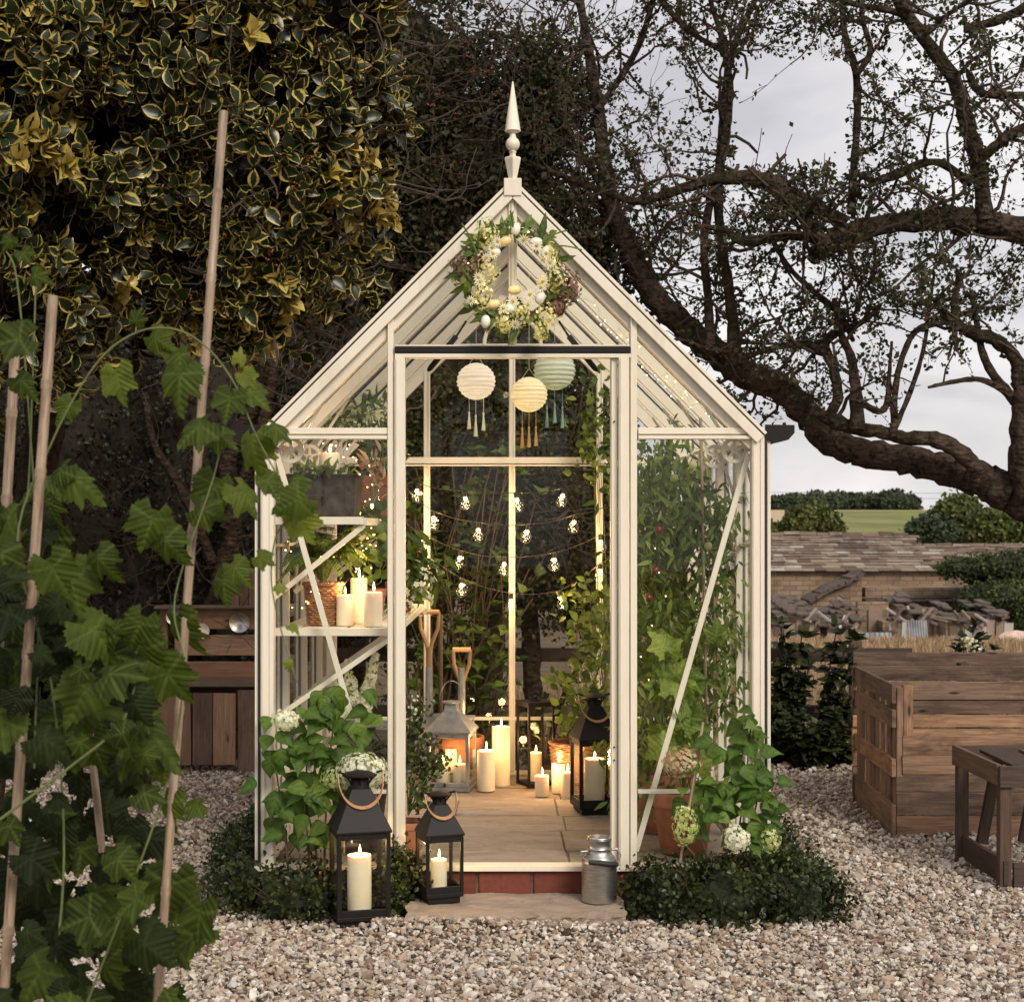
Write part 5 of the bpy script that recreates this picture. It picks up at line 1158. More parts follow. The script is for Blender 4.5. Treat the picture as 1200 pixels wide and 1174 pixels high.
ez = zpx(669, 60); rz_ = zpx(628, 63.4)
mb = MB(); mb.box(((XB0+30)/2, 60.2, (ez-3.2)/2-.0), (30-XB0, .4, abs(ez+3.2))); mb.build('wall', M['bstone'], barn)
mb = MB(); mb.prism([(60.0, -3.2), (66.8, -3.2), (66.8, ez), (63.4, rz_-.1), (60.0, ez)], lambda p: (XB0, p[0], p[1]), (.4, 0, 0)); mb.prism([(60.0, -3.2), (66.8, -3.2), (66.8, ez), (63.4, rz_-.1), (60.0, ez)], lambda p: (30, p[0], p[1]), (.4, 0, 0)); mb.build('gable_wall', M['bstone'], barn)
roofrows(XB0-.2, XB1, 59.7, ez-.03, 63.4, rz_, 13, M['slate'], barn); roofrows(XB0-.2, XB1, 67, ez-.03, 63.4, rz_-.02, 8, M['slate'], barn)
rz2 = zpx(640, 63.4); roofrows(XB1, 30.4, 59.7, ez-.03, 63.4, rz2, 12, M['slate'], barn); roofrows(XB1, 30.4, 67, ez-.03, 63.4, rz2-.02, 8, M['slate'], barn)
mb = MB(); x = XB0
while x < XB1: w = U(.4, .8); mb.box((x+w/2, 63.4, rz_+.08+U(-.03, .04)), (w-.02, .4, .13), j=.02); x += w
mb.build('ridge', M['slate'], barn); mb = MB()
while x < 30: w = U(.4, .8); mb.box((x+w/2, 63.4, rz2+.06+U(-.02, .02)), (w-.02, .4, .10), j=.02); x += w
mb.build('ridge', M['slate'], barn)
# lean-to with dark roof, ruined buttress
lt = thing('lean_to', 'dark roofed lean-to against the middle of the barn wall', 'lean-to', (wpx(1055, 58.5), 58.5, gz(58)))
x0, x1 = wpx(1012, 58.5), wpx(1130, 58.5)
mb = MB(); mb.box(((x0+x1)/2, 59, (zpx(688, 58.5)-3.1)/2), (x1-x0, 1.6, zpx(688, 58.5)+3.1)); mb.build('wall', M['bstone'], lt)
M['slated'] = plain('dark_mossy_slate', (.085, .062, .05), .9, 0, .5, 4, .5)
roofrows(x0-.1, x1+.1, 57.7, zpx(706, 57.7), 59.95, zpx(687, 59.9), 6, M['slated'], lt)
mb = MB(); mb.box(((x0+x1)/2, 59.9, zpx(686, 59.9)), (x1-x0, .12, .08)); mb.build('coping', M['bstone'], lt)
bu = thing('ruined_buttress', 'broken sloping stone wall stump leaning on the barn wall', 'ruin', (wpx(980, 58), 58, gz(58)))
MB().prism([(wpx(952, 58), zpx(706, 58)), (wpx(952, 58), -3), (wpx(1010, 58), -3), (wpx(1010, 58), zpx(674, 58)), (wpx(1000, 58), zpx(676, 58)), (wpx(975, 58), zpx(690, 58))], lambda p: (p[0], 58, p[1]), (0, 1.6, 0)).build('stonework', M['bstone'], bu)
mb = MB(); a = V3((wpx(948, 57.9), 58.6, zpx(705, 58))); b = V3((wpx(1010, 57.9), 58.6, zpx(674, 58)))
for i in range(9): q0 = a.lerp(b, i/9); q1 = a.lerp(b, (i+1.1)/9); mb.bar(q0+V3((0, 0, U(0, .1))), q1+V3((0, 0, U(0, .1))), 1.8, .14)
mb.build('capping_stones', M['slated'], bu)
# ruined sheds
n = N('shed_planks'); o_ = n.obj(); r = n.attr('rnd').outputs['Fac']
c = n.ramp(r, [(0., (.09, .065, .05)), (.35, (.22, .16, .12)), (.8, (.36, .29, .24)), (1., (.50, .48, .47))]); n.col(n.mix(n.ramp(n.noise(3, 5, .7, o_), [(.5, 0.), (.75, .6)]), c, (.07, .05, .04))); n.set(.9, 0, .2); M['shedp'] = n.m
def shed(label, pa, pb_, ptop, peave, Y, seed, sag=.12, gaps=.12, front_h=None):
    random.seed(seed); t = thing('ruined_shed', label, 'shed', (wpx((pa+pb_)/2, Y), Y, gz(Y)), 0, 'row of derelict sheds below the barn'); x0, x1 = wpx(pa, Y), wpx(pb_, Y); z0 = gz(Y)-.2; ze = zpx(peave, Y); zt = zpx(ptop, Y+1.6)
    mb = MB(); x = x0
    while x < x1:
        w = U(.14, .42)
        if random.random() > gaps: h = (ze-z0)*U(.9, 1.08); mb.box((x+w/2, Y+U(-.05, .05), z0+h/2), (w-.02, .04, h), (0, U(-.05, .05), 0))
        x += w
    mb.build('plank_wall', M['shedp'], t)
    mb = MB(); mb.box(((x0+x1)/2, Y+2.6, (z0+zt)/2-.1), (x1-x0, .25, zt-z0-.15)); [mb.box((xx, Y+1.3, (z0+ze)/2), (.2, 2.6, ze-z0)) for xx in (x0, x1)]; mb.build('back_wall', M['bstone'], t)
    mb = MB(); rows_ = 7
    for i in range(rows_):
        x = x0-.1; u = i/rows_
        while x < x1+.1:
            w = U(.2, .45)
            if random.random() > gaps*1.2:
                s = -sag*math.sin((x-x0)/(x1-x0+.01)*math.pi*2.3+seed)*2; a = V3((x+w/2, Y-.25+2.9*u, ze+(zt-ze)*u+s+U(-.03, .03))); b = a+V3((U(-.04, .04), 2.9/rows_*1.3, (zt-ze)/rows_*1.3+U(-.03, .03))); mb.bar(a, b, w, .05)
            x += w
    mb.build('slate_roof', M['slated'], t)
    mb = MB()
    for i in range(7): q = U(x0, x1); mb.bar((q, Y-.3, ze+U(-.3, .1)), (q+U(-.7, .7), Y+U(-.2, .6), ze+U(.0, .5)), .08, .06)
    mb.build('loose_timber', M['shedp'], t); return t
shed('long derelict shed with collapsed roof nearest the glasshouse', 898, 1006, 706, 727, 50, 3)
shed('derelict shed with sagging slate roof in the middle of the row', 1038, 1112, 707, 728, 50, 8, .16)
shed('small derelict shed with broken porch under the clipped yew', 1112, 1176, 714, 728, 49, 12, .2, .2)
t = thing('block_wall', 'pale blockwork wall section with a small door between two derelict sheds', 'wall', (wpx(1020, 51), 51, gz(51)))
mb = MB(); a, b = wpx(1004, 51), wpx(1040, 51); mb.box(((a+b)/2, 51, (zpx(705, 51)-2.6)/2), (b-a, .3, zpx(705, 51)+2.6)); mb.build('blocks', M['bstone'], t); MB().box((wpx(1024, 51), 50.8, gz(51)+.55), (.45, .06, 1.1)).build('door', M['shedp'], t)
M['tinsheet'] = plain('rusty_zinc_sheet', (.34, .35, .36), .6, .3, .4, 2)
for (px0, px1, py0, py1, Y, tl, lb) in ((1063, 1087, 727, 752, 47.5, .12, 'upright corrugated zinc sheet leaning on the middle shed'), (1000, 1045, 741, 754, 47, .02, 'low zinc sheet panel lying in front of the long shed'), (1103, 1130, 745, 757, 46.5, .0, 'short zinc sheet panel before the small shed')):
    a = P(px0, py0, Y); b = P(px1, py1, Y); mb = MB(); k = 24; V = []
    for i in range(k+1):
        x = a.x+(b.x-a.x)*i/k; y = Y+.03*math.sin(i*2.1)
        for (yy, z) in ((y-tl, b.z-.1), (y+tl, a.z), (y+tl+.01, a.z), (y-tl+.01, b.z-.1)): V.append((x, yy, z))
    F = [(i*4+q, i*4+(q+1) % 4, (i+1)*4+(q+1) % 4, (i+1)*4+q) for i in range(k) for q in range(4)]; tag(mb.raw(V, F).build('zinc_sheet', M['tinsheet']), lb, 'metal sheet')
random.seed(99)
for (px, py, s, lb) in ((1190, 752, .55, 'pale rounded boulder in the dry grass at the right edge'),):
    c = P(px, py, 44); t = MB().ball((c.x, 44, c.z), s*.8, 12, 8, (1.3, .8, .75)).build('boulder', plain('pale_boulder', (.55, .42, .33), .9, 0, .2, 4, .4), smooth=True); tag(t, lb, 'boulder')
def blobtree(name, label, blobs, mat, n_, size, sig, loc, cat='tree', trunk=True, group=None, core='corel', ck=.86, kind=None, T=T_oval, shell=.2):
    t = thing(name, label, cat, loc, 0, group); p, d, cr = crown_points(blobs, n_//10, 10, sig, shell); m = len(p)
    L = Leaves(); L.add(T, p, d*.6+rdir(m), d+rdir(m)*.8, size*rng.uniform(.6, 1.3, m), np.clip(cr*.6+rng.random(m)*.4, 0, 1)); L.build('crown', M[mat], t)
    blob_core(blobs, 'crown_shade_core', M[core], t, ck, 20)  # solid dark filler for the shade within the crown, no modelled branches
    if trunk: c = blobs[0]; MB().tube([(c[0][0], c[0][1], loc[2]-.3), (c[0][0]+.1*c[1][0], c[0][1], c[0][2])], [c[1][0]*.09+.03, c[1][0]*.05+.02], 8).build('trunk', M['barkd'], t)
    return t
def eb(px, py, Y, rx, ry, rd=None): c = P(px, py, Y); k = Y/FP; return ((c.x, Y, c.z), (rx*k, (rd or rx)*k, ry*k))
blobtree('clipped_yew', 'upper clipped yew mound spreading before the barn roof', [eb(1182, 668, 56, 58, 17), eb(1235, 666, 56, 60, 22), eb(1133, 667, 56, 34, 8), eb(1200, 690, 56, 50, 30)], 'yew', 24000, .12, .11, (wpx(1190, 56), 56, gz(56)), 'yew', group='clipped yews by the barn', trunk=False)
blobtree('clipped_yew', 'lower clipped yew mound at the right edge above the sheds', [eb(1178, 708, 53, 54, 25), eb(1228, 710, 53, 54, 28), eb(1190, 730, 53, 50, 24)], 'yew', 20000, .11, .10, (wpx(1190, 53), 53, gz(53)), 'yew', group='clipped yews by the barn', trunk=False)
FG = 'bushy trees beyond the barn'
blobtree('field_bush', 'rounded light green bush left of the open green field', [eb(952, 612, 150, 28, 17), eb(930, 620, 150, 14, 9), eb(970, 622, 150, 16, 8)], 'bush', 9000, .42, .25, (wpx(950, 150), 150, gz(150)), 'bush', group=FG)
blobtree('field_bush', 'small dark bush just above the barn ridge beside the corner post', [eb(909, 624, 150, 9, 7)], 'bush', 1500, .4, .2, (wpx(909, 150), 150, gz(150)), 'bush', group=FG)
blobtree('field_tree', 'tallest willow-like tree at the right of the field', [eb(1120, 607, 125, 24, 20), eb(1128, 597, 125, 14, 12), eb(1105, 620, 125, 20, 14)], 'bush', 9000, .36, .25, (wpx(1120, 125), 125, gz(125)), 'tree', group=FG)
blobtree('field_tree', 'dark shrubby tree at the left foot of the tallest willow-like tree', [eb(1092, 622, 120, 22, 12), eb(1080, 626, 120, 14, 8)], 'wood_far', 5000, .36, .22, (wpx(1090, 120), 120, gz(120)), 'tree', group=FG)
blobtree('field_tree', 'broad bushy tree behind the clipped yews at the right edge', [eb(1160, 617, 122, 26, 16), eb(1190, 615, 122, 26, 16), eb(1225, 615, 122, 26, 16), eb(1145, 625, 122, 20, 11)], 'bush', 10000, .36, .25, (wpx(1170, 122), 122, gz(122)), 'tree', group=FG)
blobtree('field_tree', 'dark round tree high on the skyline below the great branch', [eb(1110+75, 606, 300, 16, 7), eb(1205, 606, 300, 14, 6)], 'wood_far', 2500, .9, .5, (wpx(1190, 300), 300, gz(300)), 'tree', group=FG)
L = Leaves(); WB = [eb(915, 591, 880, 12, 9), eb(930, 590, 880, 16, 10), eb(955, 589, 880, 18, 11), eb(980, 589, 880, 18, 11), eb(1003, 590, 880, 16, 10), eb(1022, 590, 880, 14, 10), eb(1045, 588, 870, 18, 12), eb(1062, 591, 870, 15, 10)]
p, d, cr = crown_points(WB, 2200, 8, .7, .25); m = len(p); L.add(T_oval, p, rdir(m), d+rdir(m)*.6, rng.uniform(1.2, 2.6, m), cr)
wf = tag(L.build('distant_wood', M['wood_far']), 'wooded copse on the hilltop skyline', 'wood', kind='stuff')
# utility pole
t = thing('utility_pole', 'thin far-off pole with wires just right of the hilltop wood', 'pole', (wpx(1113, 320), 320, gz(320))); a = P(1113, 578, 320)
MB().tube([(a.x, 320, gz(320)), (a.x, 320, a.z)], .16, 6).build('pole', M['twig'], t)
MB().tube([(30, 300, a.z-.1), (a.x, 320, a.z), (200, 330, a.z+.3)], .035, 4).build('wire', M['twig'], t)
MB().tube([(30, 300, a.z-1.2), (a.x, 320, a.z-1.1), (200, 330, a.z-.8)], .035, 4).build('wire', M['twig'], t)

# ================================================================== TREES
class Twigs:
    def __init__(s): s.mb = MB(); s.nodes = []; s.dirs = []; s.cnt = 0
    def grow(s, p, d, r, Ln, lvl, step=.09, wob=.35, up=.08, br=.55, sides=5, stop=None):
        p = Vector(p); d = Vector(d).normalized(); n_ = max(2, int(Ln/step)); pts = [p.copy()]; rad = [r]
        for i in range(n_):
            d = (d+Vector((random.gauss(0, wob), random.gauss(0, wob), random.gauss(0, wob)+up))).normalized(); p = p+d*step*U(.8, 1.2)
            if stop and stop(p): break
            pts.append(p.copy()); rad.append(max(.0018, r*(1-.75*(i+1)/n_)))
            if lvl > 0 and random.random() < br and i > 0:
                sd = (d+Vector((random.gauss(0, .8), random.gauss(0, .5), random.gauss(.1, .7)))).normalized(); s.grow(p, sd, max(.002, rad[-1]*.65), Ln*U(.35, .6), lvl-1, step, wob, up, br*.9, 4 if lvl < 2 else sides, stop)
            if r < .012 or i > n_*.5: s.nodes.append(tuple(p)); s.dirs.append(tuple(d))
        if len(pts) > 1: s.mb.tube(pts, rad, sides, cap=False)
def smooth_path(pts, k=5):
    """catmull-rom through (x,y,z,r)"""
    P4 = [np.array(p, float) for p in pts]; P4 = [2*P4[0]-P4[1]]+P4+[2*P4[-1]-P4[-2]]; out = []
    for i in range(1, len(P4)-2):
        for j in range(k):
            t = j/k; a, b, c, d = P4[i-1:i+3]; out.append(.5*((2*b)+(-a+c)*t+(2*a-5*b+4*c-d)*t*t+(-a+3*b-3*c+d)*t**3))
    out.append(P4[-2]); return out
def limb(mb, pts, Y, dy=0, n_=12, jit=.05, k=6):
    """pts: (px, py, width px); Y start depth, dy total change along"""
    m = len(pts); w = []
    for i, (x, y, wd) in enumerate(pts):
        YY = Y+dy*i/max(1, m-1); q = P(x, y, YY); w.append((q.x, q.y, q.z, wd*YY/FP/2))
    s = smooth_path(w, k); P3 = [V3(q[:3])+V3((U(-1, 1), U(-1, 1), U(-1, 1)))*max(.002, q[3])*.09 for q in s]; R3 = [max(.0025, q[3]*(1+.07*math.sin(i*1.7)+U(-.05, .08))) for i, q in enumerate(s)]
    mb.tube(P3, R3, n_, jit=jit); return P3, R3
random.seed(21)
ht = thing('hawthorn_tree', 'old spreading hawthorn whose long gnarled limb sweeps behind the glasshouse', 'tree', (P(1290, 0, 9.0).x, 9.0, 0))
mb = MB(); paths = []
main = [(1320, 916, 96), (1315, 760, 88), (1290, 670, 72), (1240, 615, 56), (1190, 582, 46), (1150, 563, 40), (1110, 550, 36), (1060, 538, 34), (1005, 530, 33), (968, 513, 33), (945, 485, 33), (915, 455, 33), (880, 442, 34), (848, 420, 32), (805, 385, 31), (765, 345, 28), (737, 292, 26), (718, 245, 22), (708, 190, 18), (700, 120, 14), (688, 50, 11), (672, -40, 7)]
paths.append(limb(mb, main, 9.0, 1.2, 20, .05, 8))
paths.append(limb(mb, [(1150, 556, 20), (1125, 530, 20), (1095, 515, 19), (1060, 513, 16), (1030, 506, 16), (1000, 501, 17), (975, 492, 18), (950, 480, 8)], 9.1, .1, 10))
paths.append(limb(mb, [(1310, 680, 70), (1303, 480, 50), (1275, 340, 42), (1225, 278, 34), (1180, 266, 31), (1130, 257, 30), (1080, 259, 26), (1035, 264, 24), (990, 276, 26), (962, 293, 24), (950, 306, 12)], 9.0, .2, 12))
paths.append(limb(mb, [(990, 262, 20), (950, 240, 18), (905, 215, 18), (870, 208, 17), (830, 212, 14), (785, 226, 12), (745, 236, 10), (700, 222, 8), (655, 205, 6), (620, 190, 4)], 9.15, .5, 9))
paths.append(limb(mb, [(958, 280, 14), (925, 276, 11), (885, 282, 13), (865, 282, 10), (850, 270, 7), (812, 264, 5)], 9.1, .2, 8))
paths.append(limb(mb, [(968, 290, 20), (945, 260, 16), (925, 235, 13), (905, 215, 12), (880, 212, 9)], 9.1, .1, 8))
paths.append(limb(mb, [(1155, 258, 20), (1146, 190, 20), (1132, 140, 18), (1118, 95, 17), (1090, 55, 16), (1060, 15, 15), (1040, -25, 12)], 9.05, -.2, 10))
paths.append(limb(mb, [(1150, 185, 13), (1180, 162, 12), (1220, 140, 12)], 9.0, 0, 8)); paths.append(limb(mb, [(1135, 85, 8), (1145, 105, 10), (1165, 112, 9), (1215, 112, 9)], 9.1, 0, 8))
paths.append(limb(mb, [(1100, 65, 6), (1070, 82, 7), (1095, 30, 9), (1130, 35, 10), (1180, 20, 11), (1215, 0, 12)][3:], 9.1, 0, 8))
paths.append(limb(mb, [(1215, 585, 50), (1203, 540, 40), (1199, 500, 30), (1199, 468, 24), (1194, 445, 18), (1190, 420, 15), (1165, 398, 16), (1135, 388, 13), (1110, 372, 10), (1095, 350, 7)], 9.1, .1, 10))
paths.append(limb(mb, [(1195, 475, 14), (1168, 445, 11), (1152, 415, 9), (1145, 380, 7), (1138, 340, 5)], 9.15, .1, 8)); paths.append(limb(mb, [(1185, 462, 9), (1150, 445, 7), (1115, 448, 6), (1088, 454, 4)], 9.1, -.1, 6))
paths.append(limb(mb, [(1005, 505, 18), (1003, 460, 15), (998, 420, 11), (985, 390, 9), (978, 350, 7)], 9.1, .2, 8)); paths.append(limb(mb, [(985, 500, 16), (974, 485, 13), (982, 465, 13), (976, 430, 12), (966, 405, 12), (980, 390, 10), (1010, 378, 7), (1030, 360, 5)], 9.15, .2, 8))
paths.append(limb(mb, [(1048, 512, 9), (1048, 470, 8), (1054, 430, 7), (1068, 395, 7), (1085, 382, 8), (1110, 378, 5)], 9.1, .1, 7)); paths.append(limb(mb, [(1050, 500, 6), (1070, 450, 6), (1082, 410, 5), (1088, 370, 4), (1095, 320, 3)], 9.1, .2, 6))
paths.append(limb(mb, [(1004, 468, 8), (1030, 482, 8), (1040, 470, 8), (1042, 440, 5), (1045, 400, 3)], 9.1, .1, 6))
paths.append(limb(mb, [(862, 430, 18), (860, 385, 15), (853, 330, 12), (845, 280, 11), (842, 225, 11), (846, 160, 10), (852, 90, 9), (862, 50, 8), (885, 0, 7), (895, -30, 5)], 9.5, .2, 9)); paths.append(limb(mb, [(832, 408, 13), (830, 350, 10), (825, 290, 10), (832, 240, 10), (848, 175, 10), (855, 110, 9), (850, 60, 8), (835, 10, 6), (825, -30, 5)], 9.55, -.1, 9))
paths.append(limb(mb, [(998, 250, 11), (1000, 200, 9), (1004, 150, 9), (1003, 85, 9), (990, 40, 8), (985, -20, 6)], 9.2, .1, 8)); paths.append(limb(mb, [(1003, 90, 8), (1020, 60, 7), (1010, 20, 6), (1015, -20, 5)], 9.2, .1, 7))
paths.append(limb(mb, [(1140, 215, 12), (1095, 190, 9), (1050, 205, 12), (1025, 212, 8), (1005, 205, 5)], 9.0, .1, 7)); paths.append(limb(mb, [(1125, 320, 8), (1118, 360, 9), (1125, 380, 8), (1145, 400, 6)], 9.2, 0, 7))
paths.append(limb(mb, [(905, 282, 6), (930, 320, 6), (970, 355, 8), (985, 370, 8), (1000, 400, 5)], 9.2, .3, 6)); paths.append(limb(mb, [(870, 420, 8), (905, 408, 7), (945, 405, 8), (965, 412, 9)], 9.4, -.2, 6))
paths.append(limb(mb, [(715, 235, 10), (680, 180, 8), (640, 160, 7), (615, 155, 5), (590, 140, 3)], 10, .2, 7)); paths.append(limb(mb, [(845, 60, 6), (800, 30, 7), (760, -20, 8)], 9.6, .1, 7)); paths.append(limb(mb, [(700, 130, 8), (740, 70, 8), (760, 20, 7), (770, -30, 6)], 10, .0, 7))
paths.append(limb(mb, [(1090, 40, 8), (1050, 15, 8), (1000, 5, 7), (960, -10, 6)], 9.0, .1, 7))
mb.build('trunk', M['bark'], ht, smooth=True)
def px_of(p): return VX+p[0]/p[1]*FP, VY+(ZC-p[2])/p[1]*FP
def stopgap(p):
    if inside_gh(np.array([tuple(p)]), .12)[0]: return True
    x, y = px_of(p); hole = (865 < x < 995 and 68 < y < 195) or (y > 560-max(0, (900-x))*.6+(0 if x > 900 else 0) and x > 760) or (1062 < x < 1180 and 430 < y < 505)
    return hole and random.random() < .8
tw = Twigs()
for P3, R3 in paths:
    Ltot = sum((a-b).length for a, b in zip(P3, P3[1:])); k = max(2, int(Ltot/.115)); 
    for i in range(k):
        j = random.randrange(1, len(P3)-1); d0 = (P3[j+1]-P3[j-1]).normalized()
        x, y = px_of(P3[j])
        if y > 500 or (x > 900 and y > 400 and random.random() < .5): continue
        sd = V3((random.gauss(0, 1), random.gauss(0, .8), random.gauss(.25, .8))); sd = (sd-d0*sd.dot(d0)*.6).normalized()
        tw.grow(P3[j]+sd*R3[j]*.5, sd, min(.014, R3[j]*.45), U(.35, .95), 2, .085, .30, .05, .5, 5, stopgap)
tw.mb.build('twigs', M['twig'], ht)
nd = np.array(tw.nodes); print('twig nodes', len(nd))
cl_r = rng.random(len(nd)); kk = rng.random(len(nd)) < .86; nd2 = nd[kk]
def leafnodes(nd2, per, sig, sz, hole=True):
    p = np.repeat(nd2, per, 0)+rng.normal(size=(len(nd2)*per, 3))*sig
    x = VX+p[:, 0]/p[:, 1]*FP; y = VY+(ZC-p[:, 2])/p[:, 1]*FP
    k = ~inside_gh(p, .05) & ~((x > 900) & (y > 515)) & ~((x > 868) & (x < 992) & (y > 70) & (y < 190) & (rng.random(len(p)) < .93)) & ~((x > 1060) & (x < 1170) & (y > 440))
    p = p[k]; m = len(p); L = Leaves(); L.add(T_small, p, rdir(m)+[0, 0, .1], rdir(m)*.8+[0, -.3, .6], sz*rng.uniform(.6, 1.25, m)); return L, p
L, lp = leafnodes(nd2, 6, .019, .033); L.build('foliage', M['hleaf'], ht); print('haw leaves', len(lp))
def berries(pts, nclu, per, r, mat, parent, sig=.02, name='berries'):
    c = pts[rng.integers(0, len(pts), nclu)]; p = np.repeat(c, per, 0)+rng.normal(size=(nclu*per, 3))*sig; m = len(p)
    L = Leaves(); T = rock(3); T = (norm(T[0])*.5, T[1], T[2]); L.add(T, p, rdir(m), rdir(m), 2*r*rng.uniform(.8, 1.2, m)); return L.build(name, M[mat], parent)
xx = VX+lp[:, 0]/lp[:, 1]*FP; berries(lp[(rng.random(len(lp)) < np.where(xx < 880, 1, .3))], 420, 5, .0055, 'redberry', ht, .022)

# dense second hawthorn behind the ridge
random.seed(5)
def dense_tree(name, label, blobs, mat, n_, size, sig, loc, trunks, twn, T=T_small, berry=None, rmax=None, core=None, shell=.5, cat='tree', keep=None, ck=.7):
    t = thing(name, label, cat, loc); p, d, cr = crown_points(blobs, n_//16, 16, sig, shell, (0, -.5, 0)); k = ~inside_gh(p, .08)
    if keep is not None: k &= keep(p)
    p = p[k]; cr = cr[k]; d = d[k]; m = len(p); L = Leaves(); L.add(T, p, rdir(m)+[0, -.2, -.1], rdir(m)*.7+[0, -.6, .6], size*rng.uniform(.6, 1.3, m), np.clip(cr*.65+rng.random(m)*.35, 0, 1)); L.build('foliage', M[mat], t)
    mb = MB()
    for tr in trunks: limb(mb, *tr)
    mb.build('trunk', M['barkd'], t, smooth=True)
    tw = Twigs(); vol = len(blobs)
    for i in range(twn):
        c, r = blobs[random.randrange(vol)]; dd_ = rdir(1)[0]; dd_[1] = -abs(dd_[1]); q = V3(c)+V3([dd_[j]*r[j]*U(.3, .8) for j in range(3)]); tw.grow(q, dd_+[0, -.2, .2], U(.004, .012), U(.4, 1.1), 1, .1, .3, .03, .4, 4, lambda z: inside_gh(np.array([tuple(z)]), .1)[0])
    tw.mb.build('twigs', M['twig'], t)
    if core: blob_core(blobs, 'crown_shade_core', M[core], t, ck, 26)  # dark lumps take the place of shade deep in the foliage
    if berry: berries(p[::3], berry[0], 7, berry[1], berry[2], t, .03)
    return t, p
dense_tree('hawthorn_tree', 'dense berried hawthorn crowding behind the roof ridge and finial', [((-.25, 10.4, 3.5), (1.0, .7, 1.35)), ((-.9, 10.6, 4.3), (1.1, .8, 1.2)), ((.3, 10.3, 3.0), (.62, .6, .85)), ((.22, 10.4, 4.3), (.34, .5, .5)), ((-1.2, 10.8, 3.0), (1.0, .7, 1.0))], 'hdense', 66000, .042, .055, (-.3, 10.9, 0),
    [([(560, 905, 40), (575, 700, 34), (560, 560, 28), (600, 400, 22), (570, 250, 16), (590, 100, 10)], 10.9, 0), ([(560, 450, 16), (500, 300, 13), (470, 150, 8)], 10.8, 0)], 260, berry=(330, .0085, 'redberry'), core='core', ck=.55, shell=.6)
# holly
random.seed(11)
hb = [((-1.75, 6.75, 3.35), (1.25, 1.05, 1.15)), ((-2.5, 6.4, 2.95), (1.3, 1.0, 1.15)), ((-1.05, 6.7, 3.1), (.62, .7, .95)), ((-2.9, 6.2, 3.7), (1.3, 1.1, 1.1)), ((-1.2, 6.6, 2.62), (.45, .5, .5)), ((-.98, 6.5, 3.9), (.6, .7, .7))]
t = thing('holly_tree', 'large variegated holly with yellow-edged leaves and orange berry clusters', 'tree', (-2.2, 7.3, 0))
nW = 7000; p, d, cr = crown_points(hb, nW, 1, 0, .30, (0.1, -.75, 0)); k = ~inside_gh(p, .14) & (np.sin(p[:, 0]*9.1+p[:, 2]*4)*np.sin(p[:, 2]*11.3-p[:, 0]*3+1)+rng.normal(0, .35, len(p)) > -.30); p = p[k]; d = d[k]
L = Leaves(); gold = rng.random(len(p)) < .03+.34*(np.sin(p[:, 0]*5+1)*np.sin(p[:, 2]*6) > .35)
cx = VX+p[:, 0]/p[:, 1]*FP
for i in range(len(p)):
    m = random.randint(7, 10); ax = norm(d[i]+rng.normal(size=3)*.45); e1 = norm(np.cross(ax, [0, 0, 1.])); e2 = np.cross(ax, e1)
    a = np.arange(m)*2.4+U(0, 6); tlt = np.linspace(.25, .85, m) if gold[i] else np.linspace(.3, 1.4, m); dv = ax[None]*np.cos(tlt)[:, None]+(e1[None]*np.cos(a)[:, None]+e2[None]*np.sin(a)[:, None])*np.sin(tlt)[:, None]
    b = p[i]-ax*(np.arange(m)*.006)[:, None]
    L.add(T_holly, b, dv+rng.normal(size=(m, 3))*.12, ax+rng.normal(size=(m, 3))*.2, rng.uniform(.055, .092, m), rng.uniform(.86, 1, m) if gold[i] else rng.uniform(0, .82, m))
L.build('foliage', M['holly'], t); berries(p+d*.01, 420, 18, .0062, 'berry', t, .016)
blob_core(hb, 'crown_shade_core', M['core'], t, .55)  # dark solid core, painted shade between the holly leaves
mb = MB(); limb(mb, [(-40, 1000, 60), (0, 800, 52), (40, 600, 46), (60, 420, 40), (90, 250, 30), (130, 80, 20)], 7.3, -.3)
limb(mb, [(60, 460, 24), (160, 330, 18), (280, 220, 12), (380, 150, 7)], 7.1, -.3); mb.build('trunk', M['barkd'], t, smooth=True)
tw = Twigs()
for i in range(170):
    c, r = hb[random.randrange(len(hb))]; dd_ = rdir(1)[0]; dd_[1] = -abs(dd_[1]); tw.grow(V3(c)+V3([dd_[j]*r[j]*.6 for j in range(3)]), dd_, U(.005, .012), U(.4, .8), 1, .1, .25, .02, .4, 4, lambda z: inside_gh(np.array([tuple(z)]), .12)[0])
tw.mb.build('twigs', M['twig'], t)
# dark evergreen understory left/behind
random.seed(31)
ub = [((-3.0, 10.6, 1.6), (1.5, .7, 1.9)), ((-1.9, 10.5, 2.1), (1.0, .6, 1.5)), ((-1.1, 10.4, 1.9), (.8, .55, 1.45)), ((-4.2, 9.5, 1.5), (1.4, 1.0, 2.2)), ((-1.75, 10.55, .9), (1.15, .45, 1.0))]
dense_tree('yew_tree', 'dark tangled evergreen behind the potting bench at the left', ub, 'darkleaf', 62000, .034, .05, (-2.4, 10.9, 0),
    [([(205, 905, 26), (205, 850, 26), (215, 790, 24), (245, 730, 24), (262, 670, 24), (275, 600, 22), (268, 540, 20), (300, 470, 18), (330, 410, 14)], 9.75, .2), ([(250, 660, 12), (225, 600, 11), (205, 560, 10), (180, 520, 9), (170, 460, 8)], 9.7, .2), ([(265, 620, 14), (300, 520, 12), (320, 440, 10), (305, 390, 8)], 9.7, .1)], 240, core='core', ck=.72, shell=.5)
